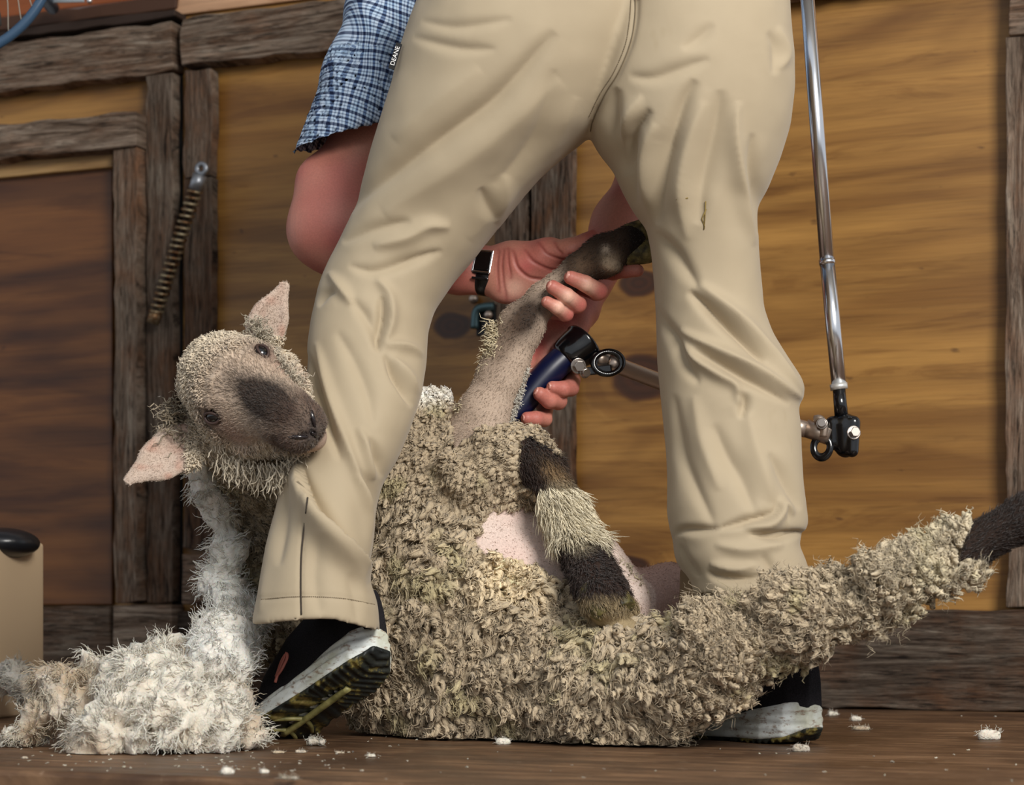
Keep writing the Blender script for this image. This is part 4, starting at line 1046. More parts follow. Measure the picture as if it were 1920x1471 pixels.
def woolcol(R, lx, ly, n):
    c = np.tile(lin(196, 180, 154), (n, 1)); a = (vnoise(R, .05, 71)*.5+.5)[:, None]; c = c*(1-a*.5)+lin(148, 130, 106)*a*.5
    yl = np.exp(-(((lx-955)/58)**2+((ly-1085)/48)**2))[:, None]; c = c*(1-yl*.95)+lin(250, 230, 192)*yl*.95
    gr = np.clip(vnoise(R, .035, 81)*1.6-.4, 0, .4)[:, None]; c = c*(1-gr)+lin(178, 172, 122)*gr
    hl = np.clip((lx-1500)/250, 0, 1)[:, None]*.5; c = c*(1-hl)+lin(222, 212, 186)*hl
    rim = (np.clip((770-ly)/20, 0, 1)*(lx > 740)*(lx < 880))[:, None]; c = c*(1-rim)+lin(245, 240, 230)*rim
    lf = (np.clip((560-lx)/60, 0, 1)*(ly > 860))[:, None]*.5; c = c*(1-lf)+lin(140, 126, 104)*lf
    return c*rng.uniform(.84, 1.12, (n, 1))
upper = np.clip((1010-py)/80, 0, 1)*(px < 1060)
low = 1-upper
legm = np.clip((px-1200)/120, 0, 1)
parts = []
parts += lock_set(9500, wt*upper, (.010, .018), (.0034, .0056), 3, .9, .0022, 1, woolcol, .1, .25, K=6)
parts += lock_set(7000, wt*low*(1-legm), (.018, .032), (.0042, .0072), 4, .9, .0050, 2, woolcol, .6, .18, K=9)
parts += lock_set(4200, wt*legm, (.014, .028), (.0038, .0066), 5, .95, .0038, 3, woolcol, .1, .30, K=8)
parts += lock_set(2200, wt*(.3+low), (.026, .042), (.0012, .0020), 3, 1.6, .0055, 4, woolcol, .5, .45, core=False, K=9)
V, Q, c = join(parts)
V[:, 2] = np.maximum(V[:, 2], .003+.002*np.abs(vnoise(V, .01, 2)))
WOOL = newmat('raw_wool', rough=.9, spec=.15); t = NT(WOOL)
a = t.n('ShaderNodeAttribute', attribute_name='Col').outputs['Color']; nz = t.noise(t.mapping(), 420, 3)
t.out(Base_Color=t.mix(a, t.ramp(nz, [(.3, (.8, .78, .75, 1)), (.7, (1.08, 1.08, 1.06, 1))]), 1.0, 'MULTIPLY'), Sheen_Weight=.2, Normal=t.bump(nz, .6, .002))
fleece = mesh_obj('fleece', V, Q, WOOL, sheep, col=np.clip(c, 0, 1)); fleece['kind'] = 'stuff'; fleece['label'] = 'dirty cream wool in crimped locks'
# hair on the hide: face, legs, ears' rims
def fur(n, w, Lr, r, colf, dirf, name, wave=.0006, lift=.35, K=4, parent=None, mat=None):
    q, W = sample(GV, GQ, n, w); R = wsum(GV, q, W); N = unit(wsum(GN, q, W)); cc_ = colf(q, W, R)*rng.uniform(.8, 1.22, (n, 1))
    D = dirf(R); D = unit(D-N*(D*N).sum(1)[:, None]+rng.normal(size=R.shape)*.22)
    v, Q, tt, own = strands(R-N*.0006, unit(N*(lift+.4)+D*.8), unit(N*lift*.4+D), rng.uniform(*Lr, n), r, K=K, M=3, wave=wave, freq=1.2, tip=.15)
    return v, Q, cc_[own]
bcol = lambda q, W, R: wsum(col, q, W)
F_ = []
hd = lambda v: (lambda R: np.tile(v, (len(R), 1)))
F_.append(fur(9000, np.where(face & (hy > .03) & (hz > -.045), 1., 0)*(eyek > .2), (.004, .007), .00045, bcol, hd(-HF), 'f', lift=.05))
F_.append(fur(9000, np.where(face & ((hy <= .035) & (hz > -.03)), 1., 0)*(eyek > .8), (.006, .010), .0012, lambda q, W, R: wsum(col, q, W)*1.03, lambda R: np.tile(-HF*.6+HU*.3, (len(R), 1))+nvec(R, .02, 5), 'f', wave=.0022, lift=.5, K=5))
F_.append(fur(8000, np.where(face & (hz <= -.03) & (hy < .12), 1., 0), (.008, .016), .0013, lambda q, W, R: wsum(col, q, W)*1.0, lambda R: np.tile(-HF*.3-HU*.9+np.array([0, 0, -.8]), (len(R), 1))+nvec(R, .03, 6)*.8, 'f', wave=.0014, lift=.35, K=6))
F_.append(fur(3000, np.where(isear, 1., 0), (.002, .004), .0003, bcol, lambda R: np.where((R[:, 0:1] > -.35), unit(ear1[2]-ear1[0]), unit(ear2[2]-ear2[0])), 'f', lift=.2))
ld1 = unit(P(1150, 1150, .04)-P(1000, 860, .12)); ld2 = unit(P(1200, 450, .2)-P(900, 790, .2))
shank = hang & (py > 915) & (py < 1012)
F_.append(fur(9000, np.where(hang & ~shank & (py < 1150), 1., 0), (.008, .014), .0005, bcol, hd(ld1), 'f', lift=.10))
F_.append(fur(3600, np.where(hang & (np.exp(-((py-960)/46)**2) > .35) & (px > 1010), 1., 0), (.022, .040), .0008, lambda q, W, R: np.tile(lin(232, 222, 196), (len(q), 1)), hd(ld1), 'f', wave=.0010, lift=.10, K=6))
F_.append(fur(7000, np.where(held, 1., 0), (.003, .006), .00045, bcol, hd(-ld2), 'f', lift=.12))
F_.append(fur(3500, np.where(hock, 1., 0), (.006, .012), .0005, bcol, hd(unit(P(1985, 932, -.21)-P(1800, 1036, -.18))), 'f', lift=.1))
F_.append(fur(4000, np.where(flank | far, 1., 0), (.002, .005), .0004, bcol, hd(np.array([.5, 0, -.5])), 'f', lift=.2))
V, Q, c = join(F_)
hair = mesh_obj('short_hair', V, Q, WOOL, sheep, col=np.clip(c, 0, 1)); hair['kind'] = 'stuff'
# wisps: fringe along the clipped edges
def fringe(pts, n, L, spread, colr, dirv, name, r=.0011, wave=.003, K=6, jit=.006):
    cp = catmull(pts, 10); i = rng.integers(0, len(cp)-1, n); tt = rng.random((n, 1)); R = cp[i]*(1-tt)+cp[i+1]*tt+rng.normal(size=(n, 3))*jit
    d = unit(np.tile(unit(np.array(dirv, float)), (n, 1))+rng.normal(size=(n, 3))*spread)
    v, Q, t_, own = strands(R, d, unit(d+rng.normal(size=(n, 3))*.4+np.array([0, 0, -.2])), rng.uniform(L*.5, L*1.3, n), r, K=K, M=3, wave=wave, freq=1.6, tip=.15)
    return v, Q, (np.tile(colr, (n, 1))*rng.uniform(.85, 1.12, (n, 1)))[own]
cream = lin(222, 208, 176)
F_ = [fringe([P(932, 612, .19), P(934, 650, .185), P(926, 700, .19)], 260, .022, .6, cream, (-1, -.2, .4), 'w', jit=.004),
      fringe([P(860, 770, .19), P(885, 790, .18), P(905, 838, .17)], 120, .012, .7, cream, (-.3, -1, .2), 'w', jit=.004),
      fringe([P(986, 690, .185), P(966, 760, .185), P(942, 836, .18)], 420, .007, .7, lin(226, 222, 212), (1, -.3, .1), 'w', r=.0006, wave=.001, jit=.0015),
      fringe([P(968, 975, .17), P(1040, 1000, .16), P(1110, 1028, .15), P(1150, 1045, .15), P(1200, 1110, .13)], 520, .012, .8, lin(208, 196, 168), (.1, -.3, 1), 'w', jit=.003),
      fringe([P(560, 870, -.03), P(520, 885, -.02), P(470, 880, 0.0), P(420, 860, .01)], 420, .020, .4, lin(220, 208, 186), (.1, -.3, -1), 'w', wave=.001, jit=.008),
      fringe([P(505, 655, -.01), P(530, 690, -.04), P(560, 720, -.05)], 200, .010, .6, lin(216, 204, 184), (1, -.1, .5), 'w', r=.0007, jit=.004),
      fringe([P(345, 770, .03), P(330, 800, .03), P(350, 830, .03)], 260, .02, .7, lin(170, 156, 134), (-1, 0, .2), 'w', jit=.010),
      fringe([P(470, 610, .0), P(500, 640, .0)], 160, .012, .8, lin(206, 196, 176), (.3, -.3, 1), 'w', r=.0007, jit=.006)]
V, Q, c = join(F_); fr = mesh_obj('wool_fringe', V, Q, WOOL, sheep, col=np.clip(c, 0, 1)); fr['kind'] = 'stuff'
# ================================================================ shoes
def shoe_parts():
    """one trainer in its own frame: x to the outer side, y heel to toe (0..0.30), z up"""
    L = .298
    ys_ = axis(-.014, .312, .0022); xs_ = axis(-.066, .066, .0022); zs_ = axis(-.006, .170, .0020)
    X, Y, Z = xs_[:, None, None], ys_[None, :, None], zs_[None, None, :]
    yk = [-.02, 0, .015, .05, .10, .15, .19, .22, .25, .275, .290, .300, .33]
    def T(vals): return np.interp(Y, yk, vals)
    half = T([.004, .020, .031, .037, .036, .040, .0455, .0475, .044, .034, .022, .006, .001]); cx = T([0, 0, 0, 0, .002, .003, .001, -.002, -.005, -.009, -.011, -.012, -.012])
    zb = T([.022, .012, .005, .001, .001, .0, .0, .001, .004, .009, .015, .022, .03]); zt = T([.062, .062, .058, .050, .043, .038, .033, .030, .029, .030, .033, .035, .03])
    flare = np.clip((zt-Z)/.04, 0, 1)*.005
    side = np.abs(X-cx)-half-flare+.0015*np.sin(Z*520)*np.clip((zt-Z)/.012, 0, 1)*np.clip((Z-.012)/.01, 0, 1)
    # the sculpted groove along the side of the foam
    gl = .030+.010*np.sin((Y-.02)*24); side = side+.0035*np.exp(-((Z-gl)/.0035)**2)*np.exp(-((Y-.15)/.045)**2)
    def rnd(a, b, k): 
        h = np.clip(k-np.abs(a-b), 0, None)/k; return np.maximum(a, b)+h*h*k*.25
    mid = rnd(rnd(side, Z-zt, .014), (zb+.004)-Z, .006)
    # tread blocks
    chev = np.sin((Y+np.abs(X-cx)*.35)*2*math.pi/.0115); lug = np.where(Y < .10, chev, np.sin((Y-np.abs(X)*.4)*2*math.pi/.024))
    slot = .0025*np.clip(lug*3, -1, 1); cen = np.exp(-((X-cx)/.007)**2)*((Y > .07) & (Y < .24))
    out = rnd(rnd(side+.002, Z-(zb+.007), .003), (zb+slot*.6+.004*cen)-Z, .002)
    wU = T([.008, .020, .028, .033, .034, .036, .041, .043, .040, .031, .019, .006, .001]); hU = T([.11, .118, .128, .138, .145, .128, .096, .062, .052, .046, .040, .034, .02])
    zz = np.clip(Z/hU, 0, 1.4); up = np.sqrt(((X-cx)/wU)**2+np.clip((Z-.02)/(hU-.02), 0, None)**3.0)-1
    up = up*np.minimum(wU, .03); up = np.maximum(up, (zt-.016)-Z)
    up = np.maximum(up, -(np.sqrt(((X)/.026)**2+((Y-.060)/.050)**2)-1)*.026 - np.clip(.085-Z, 0, 1)*3)
    res = {}
    for nm, D in (('upper', up), ('midsole', mid), ('outsole', out)):
        D = np.broadcast_to(D, (len(xs_), len(ys_), len(zs_))).astype(F32).copy(); D[0] = D[-1] = 1; D[:, 0] = D[:, -1] = 1; D[:, :, 0] = D[:, :, -1] = 1
        v, q = surface_nets(D, [xs_, ys_, zs_]); res[nm] = (relax(v, q, 1 if nm != 'upper' else 3), q)
    return res
SP = shoe_parts()
UPM = newmat('black_knit', rough=.85, spec=.2); t = NT(UPM); nz = t.noise(t.mapping(), 600, 2); t.out(Base_Color=t.ramp(nz, [(.3, srgb(16, 15, 17)), (.7, srgb(36, 34, 38))]), Normal=t.bump(nz, .4, .0008))
MIDM = newmat('white_foam_worn', rough=.6, spec=.3); t = NT(MIDM); nz = t.noise(t.mapping(scale=(1, 1, 2.5)), 70, 5, .7); n2 = t.noise(t.mapping(), 22, 4, .6); n3 = t.noise(t.mapping(), 300, 3)
c = t.mix(srgb(226, 232, 230), srgb(190, 192, 176), t.ramp(n2, [(.4, (0, 0, 0, 1)), (.65, (1, 1, 1, 1))])); c = t.mix(c, srgb(124, 88, 58), t.math('MULTIPLY', t.ramp(nz, [(.53, (0, 0, 0, 1)), (.64, (1, 1, 1, 1))]), .75))
t.out(Base_Color=c, Normal=t.bump(n3, .2, .001))
OUTM = newmat('dark_tread_rubber', rough=.5, spec=.4); t = NT(OUTM); nz = t.noise(t.mapping(), 34, 5, .65)
t.out(Base_Color=t.ramp(nz, [(.42, srgb(24, 28, 28)), (.54, srgb(40, 42, 34)), (.62, srgb(116, 104, 52)), (.72, srgb(150, 134, 84))]))
OLV = newmat('olive_tread_strip', rough=.5); t = NT(OLV); nz = t.noise(t.mapping(), 60, 4); t.out(Base_Color=t.ramp(nz, [(.35, srgb(104, 100, 56)), (.65, srgb(160, 152, 96))]))
LOGO = newmat('coral_print', srgb(206, 122, 106), .5)
def place_shoe(ball, head, pitch, roll, mirror, bend, label):
    h = unit(np.array([head[0], head[1], 0.])); lat = np.array([h[1], -h[0], 0.]); yb = .195
    def xf(V):
        V = V.copy(); V[:, 0] *= mirror
        x, y, z = V[:, 0], V[:, 1]-yb, V[:, 2]
        if bend:
            w = np.clip((y+.01)/.05, 0, 1); w = w*w*(3-2*w); a = bend*w      # the toes stay on the boards
            yy = np.where(y > 0, y*np.cos(a)-z*np.sin(a)*.0, y); 
            zz = z+np.where(y > 0, y*np.sin(a), 0)
            yy = np.where(y > 0, y*np.cos(a)-z*np.sin(a)*.6, y); zz = np.where(y > 0, zz-z*(1-np.cos(a)), z)
            y, z = yy, zz
        # roll about the long axis, then pitch the heel up
        cr, sr = math.cos(roll), math.sin(roll); x, z = x*cr+z*sr, -x*sr+z*cr
        cp, sp = math.cos(pitch), math.sin(pitch); y, z = y*cp+z*sp, -y*sp+z*cp
        return np.asarray(ball)+lat*x[:, None]+h*y[:, None]+np.array([0, 0, 1.])*z[:, None]
    parts_ = {}
    fl = mirror*1
    for nm, mt in (('upper', UPM), ('midsole', MIDM), ('outsole', OUTM)):
        v, q = SP[nm]; q = q if mirror > 0 else q[:, ::-1]
        parts_[nm] = (xf(v), q, mt)
    v, q, mt = parts_['upper']; sh = mesh_obj('shoe', v, q, mt, person); sh['label'] = label
    for nm in ('midsole', 'outsole'):
        v, q, mt = parts_[nm]; mesh_obj(nm, v, q, mt, sh)
    return sh, xf
# left: heel lifted, toes bent on the boards; right: flat
ballL = np.array([-.305, .105, .012]); hL = (-.76, .65)
shL, xfL = place_shoe(ballL, hL, math.radians(27), math.radians(18), -1, math.radians(25), 'black shoe with lifted heel and pale muddy sole')
heelR = np.array([.385, .010, 0]); hR = unit(np.array([-.60, .80, 0])); ballR = heelR+hR*.195
shR, xfR = place_shoe(ballR, (hR[0], hR[1]), 0, 0, 1, 0, 'black shoe flat on the boards')
for xf, sh in ((xfL, shL),):
    # olive strip down the tread
    pts = np.array([[.0, y, -.0015+z] for y, z in ((.06, .001), (.10, .0), (.15, -.001), (.20, -.001))]); v, f = tube(xf(catmull(pts, 6)), .0048, 8); mesh_obj('tread_strip', v, f, OLV, sh)
    for sx, sy in ((-.026, .012), (.026, .012)):
        for y0 in (.155, .19):
            pts = np.array([[0, y0, -.001], [sx*.6, y0+sy*.6, -.001], [sx*1.3, y0+sy*2, .001]]); v, f = tube(xf(catmull(pts, 6)), .0032, 8); mesh_obj('tread_strip', v, f, OLV, sh)
# coral logo on the outer side of the left upper
uv_, uq_ = SP['upper']; 
def upper_pt(y, z):
    m = (uv_[:, 0] > 0); d = (uv_[:, 1]-y)**2+(uv_[:, 2]-z)**2+(~m)*9; i = np.argsort(d)[:5]; return np.array([uv_[i, 0].mean()+.0008, y, z])
for pts in ([(.160, .046), (.150, .064), (.136, .082)], [(.158, .054), (.146, .060), (.135, .072), (.137, .080), (.146, .074), (.154, .060), (.158, .054)]):
    p3 = np.array([upper_pt(a, b) for a, b in [tuple(p) for p in catmull([(a, b, 0) for a, b in pts], 6)[:, :2]]])
    v, f = tube(xfL(p3), .0022, 8); mesh_obj('shoe_logo', v, f, LOGO, shL)

# ================================================================ shearing gear
STEEL = newmat('chromed_steel', srgb(232, 234, 238), .2, 1.0); DULL = newmat('dull_steel', srgb(188, 172, 158), .38, .9); BLKP = newmat('black_enamel', srgb(9, 10, 13), .16, spec=.7)
NAVY = newmat('navy_grip', srgb(10, 17, 50), .35, spec=.5); BOLT = newmat('bolt_steel', srgb(170, 160, 152), .25, 1.0)
hp = thing('shearing_handpiece', 'navy and black shearing handpiece held in the lower hand', 'shearing handpiece', tuple(P(1000, 730, .245)))
A = [(940, 806, .242), (965, 775, .243), (1000, 730, .246), (1035, 692, .25), (1066, 664, .255)]
v, f = tube(catmull([P(*a) for a in A], 6), np.interp(np.linspace(0, 1, 25), [0, .1, .35, .7, 1], [.010, .0155, .0185, .0205, .0205]), 24); mesh_obj('grip', v, f, NAVY, hp)
v, f = tube(catmull([P(1056, 676, .253), P(1070, 662, .256), P(1090, 648, .26), (P(1097, 642, .262))], 6), np.interp(np.linspace(0, 1, 19), [0, .1, .8, 1], [.0205, .025, .0325, .031]), 28); mesh_obj('end_cap', v, f, BLKP, hp)
def bolt(name, c, n, r, h, par, mat, six=True):
    c, n = np.asarray(c, float), unit(np.asarray(n, float)); v1, f1 = tube([c, c+n*h*.25], r*1.35, 24); v2, f2 = tube([c+n*h*.25, c+n*h], r, 6 if six else 20)
    v, f = mjoin([(v1, f1), (v2, f2)]); return bevel(mesh_obj(name, v, f, mat, par, smooth=False), r*.12)
bolt('bolt', P(1084, 686, .232), (.2, -1, -.15), .0085, .012, hp, BOLT); bolt('bolt', P(1096, 698, .230), (.3, -1, -.2), .006, .010, hp, BOLT, False)
v, f = tube([P(1112, 668, .25), P(1140, 678, .25)], .0125, 20); mesh_obj('spigot', v, f, DULL, hp)
# black loop bracket: a flat ring
def ringplate(name, c, n, r_out, r_in, th, mat, par, stretch=None, asp=1.0):
    n = unit(np.asarray(n, float)); a = unit(np.cross(n, [0, 0, 1.])); b = np.cross(n, a); V = []; Fs = []; N = 40
    if stretch is not None: a = unit(stretch-n*(stretch@n)); b = np.cross(n, a)
    for i in range(N):
        t = 2*math.pi*i/N
        for r, z in ((r_out, 1), (r_in, 1), (r_in, -1), (r_out, -1)): V.append(np.asarray(c)+a*math.cos(t)*r*asp+b*math.sin(t)*r+n*z*th/2)
    for i in range(N):
        j = (i+1) % N
        for k in range(4): Fs.append([i*4+k, i*4+(k+1) % 4, j*4+(k+1) % 4, j*4+k])
    return mesh_obj(name, V, Fs, mat, par)
ringplate('loop_bracket', P(1140, 680, .236), (.1, -1, .1), .0200, .0125, .005, BLKP, hp, np.array([1., 0, .15]), 1.25)
v, f = boxm(P(1118, 694, .238), unit(np.array([1., 0, .12])), np.array([0, 1., 0]), np.array([-.12, 0, 1.]), .022, .003, .006); bevel(mesh_obj('bracket_arm', v, f, BLKP, hp, smooth=False), .002)
# the down tube and its elbow
dt = thing('shearing_downtube', 'chromed steel drive tube with black joint hanging at right', 'drive tube', tuple(P(1575, 740, .25)))
Yd = .25
tb = lambda a, b, ra, rb, M=28: tube([P(*a), P(*b)], [ra, rb], M)
v, f = tb((1508, -80, Yd), (1551, 492, Yd), .0100, .0105); mesh_obj('upper_tube', v, f, STEEL, dt)
v, f = tb((1550.5, 488, Yd), (1573, 722, Yd), .0108, .0108); mesh_obj('sliding_sleeve', v, f, STEEL, dt)
v, f = tb((1550.3, 486, Yd), (1551.5, 496, Yd), .0117, .0117); mesh_obj('ferrule', v, f, STEEL, dt)
v, f = tb((1572, 719, Yd), (1573.5, 730, Yd), .0125, .0125); mesh_obj('ferrule', v, f, newmat('white_metal', srgb(220, 220, 216), .35, .6), dt)
v, f = tb((1573, 728, Yd), (1578, 785, Yd), .0090, .0098); mesh_obj('joint_stem', v, f, BLKP, dt)
jb = Field(axis(.38, .52, .0018), axis(.20, .31, .0018), axis(.35, .48, .0018))
jb.cone(P(1585, 800, Yd), P(1586, 836, Yd), .0195, .0165, .006, ((0, 1, 0), .9)); jb.cone(P(1600, 792, Yd-.01), P(1598, 845, Yd-.01), .010, .009, .004); jb.cone(P(1562, 795, Yd), P(1562, 830, Yd), .012, .010, .004)
jb.cone(P(1572, 800, Yd-.03), P(1574, 836, Yd-.03), .0065, .0045, .005, cut=True)
v, q = jb.mesh(); mesh_obj('joint_housing', v, q, BLKP, dt)
bolt('bolt', P(1600, 811, Yd-.022), (.15, -1, .05), .0075, .011, dt, BOLT); bolt('bolt', P(1541, 794, Yd-.015), (-.2, -1, .1), .0062, .008, dt, BOLT, False)
ringplate('loop_bracket', P(1541, 838, Yd-.004), (-.35, -1, .1), .0165, .0070, .004, BLKP, dt, np.array([0., 0, 1.]), 1.25)
v, f = tb((1510, 802, Yd+.005), (1556, 817, Yd), .0130, .0135); mesh_obj('elbow_collar', v, f, DULL, dt)
v, f = tube(catmull([P(1528, 786, Yd-.004), P(1538, 786, Yd-.008), P(1545, 800, Yd-.01), P(1544, 818, Yd-.008)], 5), .0062, 14); mesh_obj('clamp_lug', v, f, DULL, dt)
v, f = tube(catmull([P(1140, 678, .25), P(1240, 716, .27), P(1380, 768, .275), P(1512, 805, Yd)], 8), .0118, 26); mesh_obj('elbow_tube', v, f, DULL, dt)

# ================================================================ things on the wall
def wl(px, py, off): u, z = wall_uz(px, py, off); return wpt(u, z, off)
RUST = newmat('rusty_spring_steel', rough=.5, metal=.8); t = NT(RUST); nz = t.noise(t.mapping(), 60, 4); t.out(Base_Color=t.ramp(nz, [(.4, srgb(160, 148, 120)), (.6, srgb(112, 78, 48)), (.75, srgb(70, 50, 36))]))
sa, sb_ = wl(372, 338, .085), wl(288, 600, .06); ax_s = unit(sb_-sa); Ls = np.linalg.norm(sb_-sa)
spr = thing('coil_spring', 'rusty coil spring stretched slantwise across the door gap', 'spring', tuple((sa+sb_)/2))
s1 = unit(np.cross(ax_s, NW)); s2 = np.cross(ax_s, s1); turns = 21; tt = np.linspace(0, 1, turns*16)
sag = NW*0
cpts = sa+ax_s*.015+(ax_s*(Ls-.03))[None, :]*tt[:, None]+(s1*np.cos(tt*turns*2*math.pi)[:, None]+s2*np.sin(tt*turns*2*math.pi)[:, None])*.0125
v, f = tube(cpts, .0034, 8); mesh_obj('coil', v, f, RUST, spr)
v, f = tube([sa+ax_s*.03, sb_-ax_s*.03], .006, 10); mesh_obj('core_rod', v, f, DARKW, spr)
v, f = tube([sa-ax_s*.012, sa+ax_s*.020], .0145, 20); mesh_obj('end_bracket', v, f, newmat('grey_zinc', srgb(150, 154, 160), .4, .8), spr)
ringplate('end_eye', sa-ax_s*.024, NW, .014, .006, .010, bpy.data.materials['grey_zinc'], spr)
v, f = tube([sb_-ax_s*.02, sb_+ax_s*.006], .0135, 20); mesh_obj('end_bracket', v, f, RUST, spr)
# bolt latch between the legs
lt = thing('door_latch', 'small teal grey metal latch on the grey batten', 'latch', tuple(wl(900, 590, .03)))
TEAL = newmat('teal_metal', srgb(72, 96, 100), .35, .6)
v, f = tube(catmull([wl(926, 574, .045), wl(906, 576, .045), wl(893, 584, .045), wl(890, 616, .045)], 6), .0085, 14); mesh_obj('latch_bar', v, f, TEAL, lt)
v, f = boxm(wl(912, 600, .034), UW, ZZ, NW, .020, .030, .004); bevel(mesh_obj('latch_plate', v, f, newmat('dark_steel', srgb(40, 40, 42), .5, .6), lt, smooth=False), .002)
v, f = tube([wl(916, 590, .036), wl(916, 590, .055)], .008, 16); mesh_obj('latch_knob', v, f, DULL, lt)
v, f = tube([wl(888, 560, .004), wl(888, 560, .03)], .009, 14); mesh_obj('screw_head', v, f, DULL, lt)
# beige box with dark lid, left edge
bx = thing('bin', 'beige box with a rounded black lid at the left edge', 'bin', tuple(P(-60, 1300, .55)))
BE = newmat('beige_plastic', srgb(196, 172, 140), .5); c0 = P(-80, 1100, .60)
u1 = unit(np.array([1., -.25, 0])); v1 = np.array([.25, 1., 0])/math.hypot(.25, 1)
xr = P(8, 1100, .60)[0]; cen = np.array([xr-.14, .72, .145]); v, f = boxm(cen, u1, v1, ZZ, .14, .10, .145); bevel(mesh_obj('bin_body', v, f, BE, bx, smooth=False), .006, 3)
lid = Field(axis(xr-.34, xr+.06, .004), axis(.52, .90, .004), axis(.26, .36, .003)); lid.cone(np.array([xr-.24, .72, .286]), np.array([xr-.028, .69, .286]), .062, .062, .01, ((0, 0, 1), .42)); v, q = lid.mesh()
mesh_obj('bin_lid', v, q, newmat('black_lid', srgb(26, 28, 32), .3), bx)
# fan guard at the top left
fan = thing('wall_fan', 'blue rimmed fan guard with fine wires in the top left corner', 'fan', tuple(P(-120, -120, .75)))
fc = P(-108, -102, .75); V = []
FB = newmat('blue_rim', srgb(58, 84, 110), .3); N_ = 72; rr = .190*1.0
ring_pts = lambda r, y: [fc+np.array([r*math.cos(a), y, r*math.sin(a)]) for a in np.linspace(0, 2*math.pi, N_+1)]
v, f = tube(ring_pts(rr, 0), .0085, 12); mesh_obj('guard_rim', v, f, FB, fan)
WR = newmat('pale_wire', srgb(190, 180, 166), .4, .5)
for k in range(40):
    a = 2*math.pi*k/40; d = np.array([math.cos(a), 0, math.sin(a)]); d2 = np.array([math.cos(a+.35), 0, math.sin(a+.35)])
    v, f = tube(catmull([fc+d*rr+np.array([0, 0, 0]), fc+d2*rr*.7+np.array([0, -.035, 0]), fc+d2*rr*.25+np.array([0, -.045, 0])], 5), .0011, 6); mesh_obj('guard_wire', v, f, WR, fan)
v, f = tube([fc+np.array([0, -.05, 0]), fc+np.array([0, .05, 0])], .05, 24); mesh_obj('hub', v, f, FB, fan)
for k in range(4):
    a = 2*math.pi*k/4+.4; d = np.array([math.cos(a), 0, math.sin(a)]); e = np.array([-math.sin(a), .5, math.cos(a)]); e = unit(e)
    Vb = []; 
    for i in range(7):
        for j in range(5): Vb.append(fc+d*(.045+.11*i/6)+e*(j/4-.5)*(.05+.05*math.sin(i/6*2.4)))
    o = mesh_obj('blade', Vb, [[i*5+j, (i+1)*5+j, (i+1)*5+j+1, i*5+j+1] for i in range(6) for j in range(4)], newmat('smoky_blade', srgb(60, 60, 60), .3), fan); md = o.modifiers.new('s', 'SOLIDIFY'); md.thickness = .002
v, f = tube([fc+np.array([0, .05, 0]), fc+np.array([0, .14, 0]), fc+np.array([0, .30, .12]), fc+np.array([0, .78, .14])], .014, 14); mesh_obj('wall_arm', v, f, FB, fan)
# pale plate with a clear screw hanging over the ledge
lp = thing('metal_bracket', 'pale grey metal bracket with a shiny screw above the ledge', 'bracket', tuple(wl(140, -5, .08)))
v, f = mjoin([boxm(wl(128, -8, .10), UW, ZZ, NW, .038, .014, .002)]); v[:, 2] += (v[:, 0]-v[:, 0].mean())*-.10; bevel(mesh_obj('plate', v, f, newmat('pale_grey_metal', srgb(168, 178, 184), .4, .3), lp, smooth=False), .001)
v, f = tube([wl(168, 2, .10), wl(168, 2, .116)], .0055, 14); mesh_obj('screw', v, f, STEEL, lp)

